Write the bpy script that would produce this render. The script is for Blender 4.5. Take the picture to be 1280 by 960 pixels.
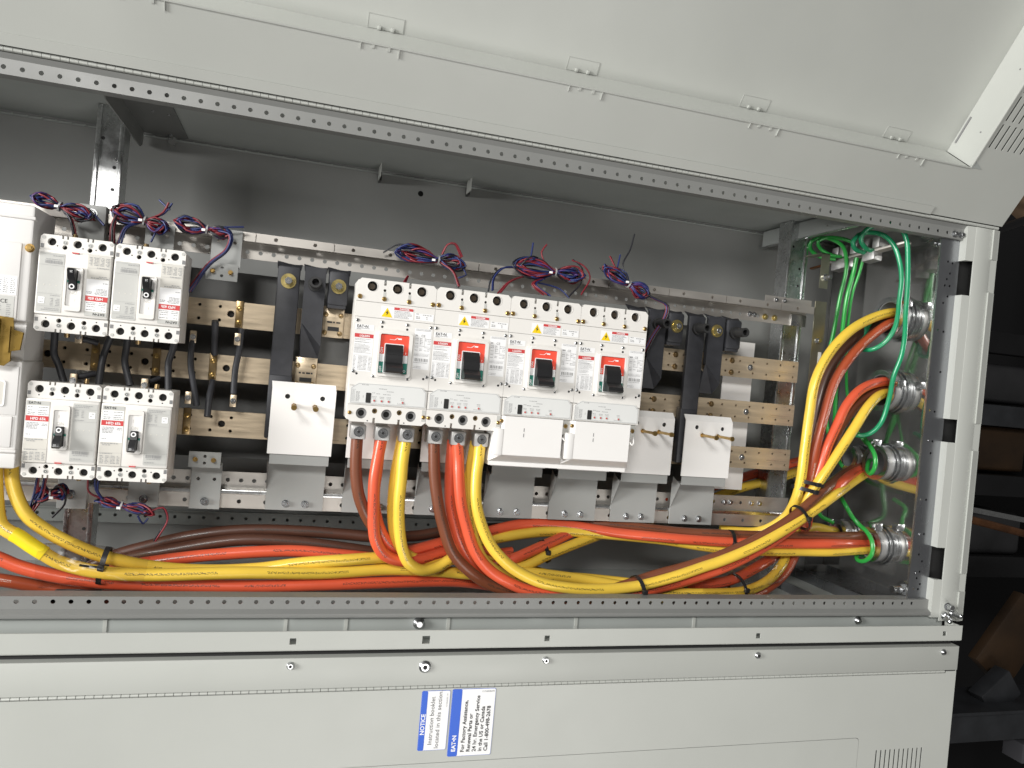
import bpy, bmesh, math, random
from mathutils import Vector, Matrix, geometry

# ------------------------------------------------------------------ camera, world, lamps
S = bpy.context.scene
for o in list(bpy.data.objects): bpy.data.objects.remove(o)
C = S.collection
R = math.radians

cam_data = bpy.data.cameras.new('camera')
cam = bpy.data.objects.new('camera', cam_data); C.objects.link(cam); S.camera = cam
cam_data.sensor_width = 36.0; cam_data.lens = 26.472; cam_data.clip_end = 50; cam_data.clip_start = 0.02
cam.matrix_world = Matrix(((0.95637, -0.08317, -0.28006, 0.45093),
                           (-0.27802, 0.03537, -0.95992, -1.30747),
                           (0.08974, 0.99591, 0.01071, -0.39201),
                           (0, 0, 0, 1)))
S.render.resolution_x = 1024; S.render.resolution_y = 768
S.view_settings.view_transform = 'Standard'; S.view_settings.look = 'None'
S.view_settings.exposure = 0.0; S.view_settings.gamma = 1.0

W = bpy.data.worlds.new('World'); S.world = W; W.use_nodes = True
bgn = W.node_tree.nodes['Background']
bgn.inputs[0].default_value = (1.0, 0.985, 0.955, 1); bgn.inputs[1].default_value = 0.085

def lamp(name, loc, target, size, size_y, power, col):
    d = bpy.data.lights.new(name, 'AREA'); d.shape = 'RECTANGLE'; d.size = size; d.size_y = size_y
    d.energy = power; d.color = col
    o = bpy.data.objects.new(name, d); C.objects.link(o); o.location = loc
    o.rotation_euler = (Vector(target) - Vector(loc)).to_track_quat('-Z', 'Y').to_euler()
    return o
lamp('lamp_or_fill', (-1.45, -4.9, 1.95), (0.8, 0.0, -0.4), 1.7, 0.8, 185, (1.0, 0.985, 0.955))
lamp('lamp_or_fill', (-4.6, -2.2, 0.3), (1.2, 0.0, -0.2), 1.8, 1.8, 450, (1.0, 0.99, 0.97))
lamp('lamp_or_fill', (1.3, -2.4, -2.0), (1.0, -0.2, 0.1), 1.8, 0.8, 27, (1.0, 0.975, 0.94))  # added fill from below for light bounced off the floor; no such lamp

# ------------------------------------------------------------------ materials (all procedural)
M = {}
def mk(name, col, rough=.5, metal=0., var=0., vscale=25., bump=0., bscale=500., rvar=0., stretch=None, coat=0., spec=.5, vor=0., bdist=.001):
    m = bpy.data.materials.new(name); m.use_nodes = True
    nt = m.node_tree; N = nt.nodes; L = nt.links; b = N['Principled BSDF']
    b.inputs['Base Color'].default_value = (*col, 1); b.inputs['Roughness'].default_value = rough
    b.inputs['Metallic'].default_value = metal; b.inputs['Specular IOR Level'].default_value = spec
    if coat: b.inputs['Coat Weight'].default_value = coat; b.inputs['Coat Roughness'].default_value = .15
    tc = N.new('ShaderNodeTexCoord'); mp = N.new('ShaderNodeMapping'); L.new(tc.outputs['Object'], mp.inputs[0])
    if stretch: mp.inputs['Scale'].default_value = stretch
    def noise(sc, det=4):
        n = N.new('ShaderNodeTexNoise'); n.inputs['Scale'].default_value = sc; n.inputs['Detail'].default_value = det
        L.new(mp.outputs[0], n.inputs['Vector']); return n.outputs[0]
    src = None
    if var:
        src = noise(vscale)
        if vor:
            v = N.new('ShaderNodeTexVoronoi'); v.inputs['Scale'].default_value = vor; L.new(mp.outputs[0], v.inputs['Vector'])
            mx = N.new('ShaderNodeMix'); mx.data_type = 'FLOAT'; mx.inputs[0].default_value = .45
            sp = N.new('ShaderNodeSeparateColor'); L.new(v.outputs['Color'], sp.inputs[0])
            L.new(src, mx.inputs[2]); L.new(sp.outputs[0], mx.inputs[3]); src = mx.outputs[0]
        r = N.new('ShaderNodeValToRGB'); r.color_ramp.elements[0].position = .28; r.color_ramp.elements[1].position = .72
        r.color_ramp.elements[0].color = (*[c * (1 - var) for c in col], 1)
        r.color_ramp.elements[1].color = (*[min(1, c * (1 + var)) for c in col], 1)
        L.new(src, r.inputs[0]); L.new(r.outputs[0], b.inputs['Base Color'])
    if rvar:
        mr = N.new('ShaderNodeMapRange'); mr.inputs[1].default_value = .3; mr.inputs[2].default_value = .7
        mr.inputs[3].default_value = max(.02, rough - rvar); mr.inputs[4].default_value = rough + rvar
        L.new(noise(vscale * 1.7), mr.inputs[0]); L.new(mr.outputs[0], b.inputs['Roughness'])
    if bump:
        bp = N.new('ShaderNodeBump'); bp.inputs['Strength'].default_value = bump; bp.inputs['Distance'].default_value = bdist
        L.new(noise(bscale, 2), bp.inputs['Height']); L.new(bp.outputs[0], b.inputs['Normal'])
    M[name] = m; return m

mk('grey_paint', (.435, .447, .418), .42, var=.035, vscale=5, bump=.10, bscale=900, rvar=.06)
mk('grey_inner_shaded', (.335, .355, .34), .48, var=.05, vscale=7, bump=.10, bscale=900, rvar=.06)  # the outside grey again, with the interior's shade put into the colour
mk('back_grey_shaded', (.25, .254, .245), .45, var=.08, vscale=5, bump=.10, bscale=900, rvar=.08)  # shade on the back panel is put into this darker grey
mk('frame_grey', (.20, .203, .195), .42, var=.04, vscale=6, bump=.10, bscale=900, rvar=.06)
mk('grey_bracket', (.315, .322, .312), .42, var=.04, vscale=14, bump=.10, bscale=900)
mk('galvanised', (.62, .63, .63), .30, 1., var=.10, vscale=22, vor=260, rvar=.08, bump=.03, bscale=70)
mk('galvanised_dull', (.56, .53, .49), .46, .85, var=.10, vscale=14, stretch=(.4, 1, 1.6), rvar=.08, bump=.03, bscale=90)
mk('zinc_olive', (.34, .33, .25), .34, .9, var=.12, vscale=30)
mk('galvanised_dark', (.34, .35, .37), .30, .92, var=.10, vscale=9, stretch=(1, 1, .3), rvar=.08)
mk('galvanised_sheet', (.64, .64, .63), .085, .95, var=.12, vscale=7, rvar=.04, bump=.015, bscale=10, bdist=.0015)
mk('bus_metal', (.66, .54, .385), .36, .62, var=.14, vscale=9, stretch=(1, 8, 14), rvar=.09, bump=.10, bscale=160)
mk('bronze', (.34, .24, .12), .34, .9, var=.3, vscale=60)
mk('brass', (.50, .33, .12), .30, .95, var=.12, vscale=80)
mk('zinc_yellow', (.62, .50, .20), .30, .9, var=.22, vscale=40, rvar=.08)
mk('zinc_gold', (.29, .185, .04), .32, .55, var=.25, vscale=30, rvar=.1)
mk('steel', (.58, .59, .60), .26, 1., var=.1, vscale=90)
mk('aluminium', (.46, .455, .445), .46, .8, var=.08, vscale=90, bump=.1, bscale=900)
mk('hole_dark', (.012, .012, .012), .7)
mk('breaker_white', (.74, .72, .685), .42, var=.025, vscale=14, bump=.05, bscale=1200)
mk('cover_white', (.80, .785, .765), .45, var=.02, vscale=12, bump=.04, bscale=1200)
mk('window_grey', (.70, .705, .69), .30, var=.02, vscale=20)
mk('label_grey', (.50, .50, .475), .5, var=.03, vscale=30)
mk('label_beige', (.60, .58, .53), .5, var=.03, vscale=30)
mk('label_white', (.83, .83, .83), .5, var=.02, vscale=40)
mk('label_red', (.56, .055, .055), .45, var=.04, vscale=60)
mk('switch_red', (.80, .085, .05), .42)
mk('switch_green', (.02, .20, .15), .45)
mk('warn_yellow', (.85, .60, .01), .45)
mk('ink_black', (.02, .02, .02), .5)
mk('ink_grey', (.20, .20, .20), .5)
mk('ink_fine', (.33, .33, .33), .5)
mk('ink_text', (.07, .07, .07), .5)
mk('ink_white', (.86, .86, .86), .5)
mk('sticker_blue', (.0, .085, .55), .4)
mk('black_plastic', (.014, .014, .015), .36, bump=.08, bscale=700)
mk('black_sleeve', (.028, .029, .034), .52, var=.25, vscale=45, bump=.15, bscale=220)
mk('rubber', (.02, .02, .02), .6)
mk('terminal_bronze', (.12, .095, .07), .4, .8)
mk('barrier_sheet', (.105, .106, .103), .5, var=.1, vscale=12)
mk('tie_white', (.34, .34, .34), .4)
mk('brace_grey_shaded', (.13, .133, .128), .45, var=.06, vscale=9)  # the shadow on the brace plate is put into its dark grey
mk('wire_red', (.17, .012, .02), .42)
mk('wire_blue', (.014, .024, .11), .42)
mk('wire_black', (.015, .015, .02), .42)
mk('wire_purple', (.05, .02, .12), .42)
mk('tape_yellow', (.86, .68, .02), .38, var=.08, vscale=30, bump=.3, bscale=60)
mk('cardboard', (.36, .24, .15), .8, var=.1, vscale=20)
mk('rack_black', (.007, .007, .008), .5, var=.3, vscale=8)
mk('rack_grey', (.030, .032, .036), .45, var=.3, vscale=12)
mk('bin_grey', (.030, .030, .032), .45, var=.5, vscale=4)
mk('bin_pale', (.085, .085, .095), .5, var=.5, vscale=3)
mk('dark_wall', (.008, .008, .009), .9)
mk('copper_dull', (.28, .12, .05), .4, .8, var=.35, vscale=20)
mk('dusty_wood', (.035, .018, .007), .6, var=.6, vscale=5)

def cable_mat(name, col, rough=.36, printed=(.02, .02, .015)):
    m = mk(name, col, rough, var=.10, vscale=9, bump=.05, bscale=260, coat=.25)
    nt = m.node_tree; N = nt.nodes; L = nt.links; b = N['Principled BSDF']
    base = b.inputs['Base Color'].links[0].from_socket
    uv = N.new('ShaderNodeUVMap'); sp = N.new('ShaderNodeSeparateXYZ'); L.new(uv.outputs[0], sp.inputs[0])
    def math_(op, a, bb=None):
        n = N.new('ShaderNodeMath'); n.operation = op
        for i, v in enumerate((a, bb)):
            if v is None: continue
            if isinstance(v, (int, float)): n.inputs[i].default_value = v
            else: L.new(v, n.inputs[i])
        return n.outputs[0]
    band = math_('LESS_THAN', math_('ABSOLUTE', math_('SUBTRACT', sp.outputs[1], .735)), .030)
    cx = N.new('ShaderNodeCombineXYZ')
    L.new(math_('MULTIPLY', sp.outputs[0], 430.), cx.inputs[0]); L.new(math_('MULTIPLY', sp.outputs[1], 40.), cx.inputs[1])
    ns = N.new('ShaderNodeTexNoise'); ns.inputs['Scale'].default_value = 1; ns.inputs['Detail'].default_value = 0; L.new(cx.outputs[0], ns.inputs['Vector'])
    ink = math_('GREATER_THAN', ns.outputs[0], .50)
    cw = N.new('ShaderNodeCombineXYZ'); L.new(math_('MULTIPLY', sp.outputs[0], 9.), cw.inputs[0])
    nw = N.new('ShaderNodeTexNoise'); nw.inputs['Scale'].default_value = 1; nw.inputs['Detail'].default_value = 0; L.new(cw.outputs[0], nw.inputs['Vector'])
    runs = math_('GREATER_THAN', nw.outputs[0], .47)
    fac = math_('MULTIPLY', math_('MULTIPLY', band, ink), math_('MULTIPLY', runs, .75))
    mx = N.new('ShaderNodeMix'); mx.data_type = 'RGBA'
    L.new(fac, mx.inputs[0]); L.new(base, mx.inputs[6]); mx.inputs[7].default_value = (*printed, 1)
    L.new(mx.outputs[2], b.inputs['Base Color'])
cable_mat('cable_yellow', (.78, .53, .06))
cable_mat('cable_orange', (.66, .098, .042))
cable_mat('cable_rust', (.34, .062, .022), printed=(.6, .45, .4))
cable_mat('cable_brown', (.165, .050, .022), .42)
cable_mat('cable_darkbrown', (.075, .028, .016), .48)
cable_mat('ground_green', (.012, .27, .115), .26, printed=(.3, .6, .4))
cable_mat('ground_bright', (.025, .31, .05), .26, printed=(.2, .5, .2))

def clear_mat(nm, ior, rgh, bst):
    m = bpy.data.materials.new(nm); m.use_nodes = True; nt = m.node_tree; N = nt.nodes; L = nt.links
    N.remove(N['Principled BSDF'])
    t = N.new('ShaderNodeBsdfTransparent'); t.inputs[0].default_value = (.90, .88, .86, 1)
    g = N.new('ShaderNodeBsdfGlossy'); g.inputs['Roughness'].default_value = rgh
    fr0 = N.new('ShaderNodeLayerWeight'); fr0.inputs[0].default_value = .5
    fr1 = N.new('ShaderNodeMath'); fr1.operation = 'POWER'; L.new(fr0.outputs['Facing'], fr1.inputs[0]); fr1.inputs[1].default_value = 3.
    fr = N.new('ShaderNodeMath'); fr.operation = 'MULTIPLY_ADD'; L.new(fr1.outputs[0], fr.inputs[0]); fr.inputs[1].default_value = ior; fr.inputs[2].default_value = ior * .12
    n = N.new('ShaderNodeTexNoise'); n.inputs['Scale'].default_value = 40; tc = N.new('ShaderNodeTexCoord'); L.new(tc.outputs['Object'], n.inputs['Vector'])
    bp = N.new('ShaderNodeBump'); bp.inputs['Strength'].default_value = bst; bp.inputs['Distance'].default_value = .006; L.new(n.outputs[0], bp.inputs['Height'])
    L.new(bp.outputs[0], g.inputs['Normal']); L.new(bp.outputs[0], fr0.inputs['Normal'])
    mx = N.new('ShaderNodeMixShader'); L.new(fr.outputs[0], mx.inputs[0]); L.new(t.outputs[0], mx.inputs[1]); L.new(g.outputs[0], mx.inputs[2])
    L.new(mx.outputs[0], N['Material Output'].inputs[0]); M[nm] = m
clear_mat('clear_plastic', .55, .08, .8)
clear_mat('thin_film', .18, .22, .3)

# ------------------------------------------------------------------ mesh helpers
def rr(x0, z0, x1, z1, r=.003, n=4):
    p = []
    for cx, cz, a0 in ((x1 - r, z0 + r, -90), (x1 - r, z1 - r, 0), (x0 + r, z1 - r, 90), (x0 + r, z0 + r, 180)):
        for i in range(n + 1):
            a = R(a0 + 90 * i / n); p.append((cx + r * math.cos(a), cz + r * math.sin(a)))
    return p
def rect(x0, z0, x1, z1): return [(x0, z0), (x1, z0), (x1, z1), (x0, z1)]
def circ(x, z, r, n=12): return [(x + r * math.cos(2 * math.pi * i / n), z + r * math.sin(2 * math.pi * i / n)) for i in range(n)]

def smooth_path(pts, step=.008):
    P = [Vector(p) for p in pts]
    if len(P) == 2: return [P[0].lerp(P[1], i / 4) for i in range(5)]
    out = []
    Q = [P[0] * 2 - P[1]] + P + [P[-1] * 2 - P[-2]]
    for i in range(1, len(Q) - 2):
        a, b, c, d = Q[i - 1:i + 3]
        t0 = 0; t1 = t0 + max(1e-4, (b - a).length) ** .5; t2 = t1 + max(1e-4, (c - b).length) ** .5; t3 = t2 + max(1e-4, (d - c).length) ** .5
        n = max(2, int((c - b).length / step))
        for k in range(n):
            t = t1 + (t2 - t1) * k / n
            A1 = a * ((t1 - t) / (t1 - t0)) + b * ((t - t0) / (t1 - t0)); A2 = b * ((t2 - t) / (t2 - t1)) + c * ((t - t1) / (t2 - t1)); A3 = c * ((t3 - t) / (t3 - t2)) + d * ((t - t2) / (t3 - t2))
            B1 = A1 * ((t2 - t) / (t2 - t0)) + A2 * ((t - t0) / (t2 - t0)); B2 = A2 * ((t3 - t) / (t3 - t1)) + A3 * ((t - t1) / (t3 - t1))
            out.append(B1 * ((t2 - t) / (t2 - t1)) + B2 * ((t - t1) / (t2 - t1)))
    out.append(P[-1]); return out

STUFF = {'fine_print', 'trip_print', 'face_pinholes', 'band_pinholes', 'label_rules', 'upright_holes', 'plate_print', 'end_plate_slots'}   # too small to pick apart singly
class MB:
    def __init__(s): s.V = []; s.F = []; s.U = {}
    def add(s, vs, fs, uv=None):
        o = len(s.V); s.V += [tuple(v) for v in vs]
        for i, f in enumerate(fs):
            if uv: s.U[len(s.F)] = uv[i]
            s.F.append(tuple(o + k for k in f))
        return s
    def box(s, x0, x1, y0, y1, z0, z1, bev=0, seg=2):
        if not bev:
            return s.add([(x, y, z) for x in (x0, x1) for y in (y0, y1) for z in (z0, z1)],
                         [(0, 1, 3, 2), (4, 6, 7, 5), (0, 4, 5, 1), (2, 3, 7, 6), (0, 2, 6, 4), (1, 5, 7, 3)])
        bm = bmesh.new(); bmesh.ops.create_cube(bm, size=1)
        for v in bm.verts: v.co = ((x0 + x1) / 2 + v.co.x * (x1 - x0), (y0 + y1) / 2 + v.co.y * (y1 - y0), (z0 + z1) / 2 + v.co.z * (z1 - z0))
        bmesh.ops.bevel(bm, geom=bm.edges[:], offset=bev, segments=seg, profile=.5, affect='EDGES')
        bm.verts.index_update(); s.add([v.co for v in bm.verts], [[v.index for v in f.verts] for f in bm.faces]); bm.free(); return s
    def cyl(s, c, r, axis, h, seg=16, r2=None):
        r2 = r if r2 is None else r2
        ax = Vector({'x': (1, 0, 0), 'y': (0, 1, 0), 'z': (0, 0, 1)}[axis] if isinstance(axis, str) else axis).normalized()
        u = ax.orthogonal().normalized(); v = ax.cross(u); c = Vector(c); vs = []
        for k, rad in ((0, r), (1, r2)):
            for i in range(seg):
                a = 2 * math.pi * i / seg; vs.append(c + ax * (h * k) + (u * math.cos(a) + v * math.sin(a)) * rad)
        fs = [(i, (i + 1) % seg, seg + (i + 1) % seg, seg + i) for i in range(seg)] + [tuple(range(seg))[::-1], tuple(range(seg, 2 * seg))]
        return s.add(vs, fs)
    def ring(s, c, ro, ri, axis, h, seg=24):
        ax = Vector({'x': (1, 0, 0), 'y': (0, 1, 0), 'z': (0, 0, 1)}[axis] if isinstance(axis, str) else axis).normalized()
        u = ax.orthogonal().normalized(); v = ax.cross(u); c = Vector(c); vs = []
        for k, rad in ((0, ro), (1, ro), (1, ri), (0, ri)):
            for i in range(seg):
                a = 2 * math.pi * i / seg; vs.append(c + ax * (h * k) + (u * math.cos(a) + v * math.sin(a)) * rad)
        fs = []
        for q in range(4):
            for i in range(seg):
                j = (i + 1) % seg; n = (q + 1) % 4
                fs.append((q * seg + i, q * seg + j, n * seg + j, n * seg + i))
        return s.add(vs, fs)
    def plate(s, outline, holes, a0, a1, plane='xz'):
        loops = [outline] + list(holes)
        tri = geometry.tessellate_polygon([[Vector((p[0], p[1], 0)) for p in l] for l in loops])
        flat = [p for l in loops for p in l]; n = len(flat)
        def pos(p, a): return (p[0], a, p[1]) if plane == 'xz' else ((a, p[0], p[1]) if plane == 'yz' else (p[0], p[1], a))
        vs = [pos(p, a0) for p in flat] + [pos(p, a1) for p in flat]
        fs = [tuple(t) for t in tri] + [tuple(n + k for k in reversed(t)) for t in tri]
        o = 0
        for l in loops:
            m = len(l)
            for i in range(m):
                j = (i + 1) % m; fs.append((o + i, o + j, n + o + j, n + o + i))
            o += m
        return s.add(vs, fs)
    def tube(s, pts, r, seg=14, step=.008, cap=True, sm=True, flat=None, up=None):
        P = smooth_path(pts, step) if sm else [Vector(p) for p in pts]
        T = [(P[min(i + 1, len(P) - 1)] - P[max(i - 1, 0)]).normalized() for i in range(len(P))]
        u = T[0].cross(Vector(up or (0, -1, 0.25)))
        if u.length < 1e-3: u = T[0].orthogonal()
        u.normalize(); vs = []; uvs = []; L = 0; lens = []
        for i, p in enumerate(P):
            if i: L += (p - P[i - 1]).length; u = (u - T[i] * u.dot(T[i])).normalized()
            v = T[i].cross(u); lens.append(L)
            rad = r[min(len(r) - 1, int(i * len(r) / len(P)))] if isinstance(r, (list, tuple)) else r
            for k in range(seg):
                a = 2 * math.pi * k / seg; vs.append(p + u * (rad * math.cos(a)) + v * (rad * (flat or 1) * math.sin(a)))
        fs = []
        for i in range(len(P) - 1):
            for k in range(seg):
                j = (k + 1) % seg; fs.append((i * seg + k, i * seg + j, (i + 1) * seg + j, (i + 1) * seg + k))
                uvs.append(((lens[i], k / seg), (lens[i], (k + 1) / seg), (lens[i + 1], (k + 1) / seg), (lens[i + 1], k / seg)))
        if cap:
            n = len(P) - 1
            fs += [tuple(range(seg))[::-1], tuple(n * seg + k for k in range(seg))]; uvs += [((0, .0),) * seg, ((0, .0),) * seg]
        return s.add(vs, fs, uvs)
    def flat(s, x0, x1, z0, z1, y): return s.add([(x0, y, z0), (x1, y, z0), (x1, y, z1), (x0, y, z1)], [(0, 1, 2, 3)])
    def poly(s, pts, y): return s.add([(p[0], y, p[1]) for p in pts], [tuple(range(len(pts)))])
    def greek(s, x0, x1, z, h, y, rng):                        # a line of print too fine to read
        x = x0
        while x < x1 - h:
            w = h * rng.uniform(.9, 3.2); s.flat(x, min(x + w, x1), z, z + h * rng.uniform(.75, 1), y); x += w + h * rng.uniform(.35, .9)
        return s
    def screw(s, x, z, y, r, h=.002):                           # screw head with a slot, facing the front
        s.cyl((x, y, z), r, 'y', -h * .5, 12); s.cyl((x, y - h * .5, z), r * .92, 'y', -h * .5, 12, r * .6)
        a = random.Random(int((x + z) * 1e5)).uniform(0, 3)
        return s
    def bolt(s, c, r, h, axis=(0, -1, 0), washer=1.35, seg=6):  # hex head on a washer
        ax = Vector(axis).normalized(); c = Vector(c)
        if washer: s.cyl(c, r * washer, ax, h * .22, 20); c = c + ax * h * .22
        s.cyl(c, r, ax, h * .7, seg); s.cyl(c + ax * h * .7, r * .86, ax, h * .12, 12, r * .7); return s
    def move(s, m):
        s.V = [tuple(m @ Vector(v)) for v in s.V]; return s
    def build(s, name, mat, parent=None, angle=35, loc=None):
        me = bpy.data.meshes.new(name); me.from_pydata(s.V, [], s.F)
        if s.U:
            uv = me.uv_layers.new(name='UVMap')
            for i, p in enumerate(me.polygons):
                q = s.U.get(i)
                if q:
                    for k, li in enumerate(p.loop_indices): uv.data[li].uv = q[k]
        bm = bmesh.new(); bm.from_mesh(me); bmesh.ops.recalc_face_normals(bm, faces=bm.faces[:]); bm.to_mesh(me); bm.free()
        me.polygons.foreach_set('use_smooth', [True] * len(me.polygons)); me.set_sharp_from_angle(angle=R(angle))
        me.materials.append(M[mat]); o = bpy.data.objects.new(name, me); C.objects.link(o)
        if parent: o.parent = parent
        if name in STUFF: o['kind'] = 'stuff'
        if loc: o.location = loc
        return o

def text(s, size, x, z, y, mat, parent, rot=0., name='lettering', bold=0., sx=1., align='LEFT'):
    cu = bpy.data.curves.new('t', 'FONT'); cu.body = s; cu.size = size; cu.align_x = align; cu.offset = bold * size
    cu.resolution_u = 2
    ob = bpy.data.objects.new('t', cu); me = bpy.data.meshes.new_from_object(ob); bpy.data.objects.remove(ob); bpy.data.curves.remove(cu)
    mt = Matrix.Translation((x, y, z)) @ Matrix.Rotation(-rot, 4, 'Y') @ Matrix.Rotation(R(90), 4, 'X') @ Matrix.Diagonal((sx, 1, 1, 1))
    me.transform(mt); me.name = name; me.materials.clear(); me.materials.append(M[mat])
    o = bpy.data.objects.new(name, me); C.objects.link(o); o.parent = parent; return o

def tag(o, label, cat, group=None, kind=None):
    o['label'] = label; o['category'] = cat
    if group: o['group'] = group
    if kind: o['kind'] = kind
    return o
def thing(name, label, cat, loc=(0, 0, 0), group=None):
    o = bpy.data.objects.new(name, None); C.objects.link(o); o.location = loc; o.empty_display_size = .02
    return tag(o, label, cat, group)
def copy_tree(o, parent=None):
    c = o.copy(); C.objects.link(c); c.parent = parent
    for ch in [k for k in bpy.data.objects if k.parent == o]: copy_tree(ch, c)
    return c

# ================================================================== the enclosure
cab = thing('switchboard_cabinet', 'open light grey electrical switchboard cabinet with perforated frame rails and raised door', 'cabinet', (0.7, 0.18, -0.838))
OFF = Vector(cab.location)
def part(mb, name, mat, parent=cab, base=OFF, angle=35):        # world coordinates -> child of a thing at base
    mb.V = [(v[0] - base[0], v[1] - base[1], v[2] - base[2]) for v in mb.V]
    return mb.build(name, mat, parent, angle)

XL, XR = -.80, 1.79
part(MB().plate(rect(XL, -.84, XR, .03), [circ(.6905, -.0067, .0065)], .37, .373), 'back_panel', 'back_grey_shaded')
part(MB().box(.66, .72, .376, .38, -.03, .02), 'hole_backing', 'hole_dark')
part(MB().box(XL, XR + .11, -.004, .373, .031, .034), 'ceiling_panel', 'grey_inner_shaded')
part(MB().box(XL, XR, .012, .37, -.842, -.839), 'floor_panel', 'grey_inner_shaded')
part(MB().box(XL - .003, XL, 0, .373, -.84, .031), 'side_panel', 'grey_inner_shaded')
# seam flange along the top of the back panel, with its row of spot dents
m = MB().box(XL, XR, .3655, .3695, .0215, .0245)
for i in range(102): m.cyl((XL + .02 + i * .025, .3655, .0235), .0022, 'y', -.002, 6)
part(m, 'seam_flange', 'grey_inner_shaded')
for x in (.594, .790):                                          # two upright tabs under the ceiling
    part(MB().box(x - .001, x + .001, .31, .352, .003, .0308, 0), 'hanger_tab', 'grey_paint')
    part(MB().box(x + .001, x + .006, .345, .369, .002, .020, 0), 'hanger_tab', 'black_plastic')
# lower rear rail with holes
part(MB().plate(rect(XL, -.757, 1.7, -.728), [circ(.2725 + .0277 * i, -.7415, .0035, 8) for i in range(-37, 51)], .3565, .359), 'rear_rail', 'grey_inner_shaded')
part(MB().box(XL, 1.7, .35, .3565, -.7295, -.7275), 'rear_rail', 'grey_inner_shaded')

# top frame rail
def rail_holes(i0, i1, z, r=.0036): return [circ(.025 * i, z, r, 10) for i in range(i0, i1)]
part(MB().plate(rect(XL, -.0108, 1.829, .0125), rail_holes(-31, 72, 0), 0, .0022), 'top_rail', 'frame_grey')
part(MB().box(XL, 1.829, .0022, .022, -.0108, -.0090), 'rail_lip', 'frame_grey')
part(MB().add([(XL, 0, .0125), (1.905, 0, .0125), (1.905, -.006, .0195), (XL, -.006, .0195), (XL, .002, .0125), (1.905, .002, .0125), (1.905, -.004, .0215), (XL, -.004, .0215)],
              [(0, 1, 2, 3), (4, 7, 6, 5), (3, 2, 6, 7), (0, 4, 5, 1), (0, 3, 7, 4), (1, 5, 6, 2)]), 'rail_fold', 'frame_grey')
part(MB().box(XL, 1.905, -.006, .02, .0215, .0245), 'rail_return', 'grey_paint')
for i in (71.72, 72.42):
    part(MB().bolt((.025 * i, 0, -.001), .0052, .008), 'rail_bolt', 'steel')
# piano hinge
m = MB()
for i in range(int((1.905 - XL) / .0125)): m.cyl((XL + .002 + i * .0125, -.0085, .0245), .0036, 'x', .0118, 10)
part(m, 'hinge', 'grey_paint')

# bottom frame rail: holed face, bend, recessed channel and bright front flange
part(MB().plate(rect(XL, -.8165, 1.829, -.7965), rail_holes(-31, 72, -.8048), 0, .0022), 'bottom_rail', 'frame_grey')
part(MB().box(XL, 1.829, .0022, .030, -.7985, -.7965), 'rail_lip', 'frame_grey')
part(MB().add([(XL, 0, -.8165), (1.86, 0, -.8165), (1.86, -.009, -.822), (XL, -.009, -.822), (XL, -.009, -.8285), (1.86, -.009, -.8285), (1.86, .004, -.8325), (XL, .004, -.8325)],
              [(0, 1, 2, 3), (3, 2, 5, 4), (4, 5, 6, 7)]), 'rail_bend', 'frame_grey')
part(MB().box(XL, 1.866, .004, .007, -.875, -.8325), 'rail_channel', 'grey_inner_shaded')
sq = [(.4882, .0052), (.7088, .0068), (.9294, .0052), (1.369, .0052), (1.8293, .005)]
part(MB().plate(rect(XL, -.8715, 1.876, -.8405), [rect(x - a, -.857 - a, x + a, -.857 + a) for x, a in sq], -.040, -.0378), 'front_flange', 'grey_paint')
part(MB().box(XL, 1.876, -.0378, .004, -.8735, -.8715), 'front_flange', 'grey_paint')
part(MB().box(1.874, 1.876, -.0378, .004, -.8715, -.842), 'front_flange', 'grey_paint')
m = MB(); m.cyl((.7015, .004, -.842), .0105, 'y', -.004, 24); m.cyl((.7015, 0, -.842), .0105, 'y', -.007, 24, .005)
part(m, 'dome_screw', 'steel')
m = MB(); m.cyl((1.640, .004, -.842), .0085, 'y', -.003, 20); m.cyl((1.640, .001, -.842), .0085, 'y', -.006, 20, .004)
part(m, 'dome_screw', 'steel')
for x in (.2, .475, .575, .755, 1.0, 1.25): part(MB().box(x - .003, x + .003, .0025, .004, -.874, -.834), 'spot_weld', 'grey_paint')

# right-hand posts
hp = [(1.7925, -.06), (1.805, -.062), (1.801, -.085), (1.794, -.098), (1.79, -.112), (1.803, -.112), (1.8, -.135), (1.79, -.15), (1.783, -.21), (1.798, -.212), (1.782, -.385), (1.795, -.387), (1.80, -.30),
      (1.785, -.45), (1.797, -.452), (1.795, -.478), (1.78, -.58), (1.795, -.58), (1.785, -.655), (1.798, -.655), (1.79, -.70), (1.80, -.715), (1.784, -.74), (1.796, -.738), (1.79, -.752), (1.80, -.765), (1.783, -.775), (1.796, -.776)]
part(MB().plate(rect(1.7705, -.8365, 1.8225, -.0115), [circ(x, z, .0027, 8) for x, z in hp], .008, .010), 'inner_post', 'galvanised_dark')
part(MB().box(1.7705, 1.7720, .0102, .014, -.8365, -.0115), 'inner_post_flange', 'galvanised')
part(MB().box(1.824, 1.90, .012, .05, -.84, .02), 'post_backing', 'hole_dark')  # near-black box behind the post and its notches
part(MB().box(1.840, 1.8855, -.012, -.009, -.8395, .0195, .0008), 'front_post', 'grey_paint')
for z0, z1 in ((-.0555, .019), (-.400, -.1305), (-.680, -.4505), (-.832, -.7495)):
    part(MB().add([(1.8195, -.0095, z0), (1.8402, -.0115, z0), (1.8402, -.0115, z1), (1.8195, -.0095, z1), (1.8195, .010, z0), (1.8195, .010, z1), (1.8402, -.009, z0), (1.8402, -.009, z1)],
                  [(0, 1, 2, 3), (0, 3, 5, 4), (3, 2, 7, 5), (0, 4, 6, 1)]), 'post_flange', 'grey_paint')
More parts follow.
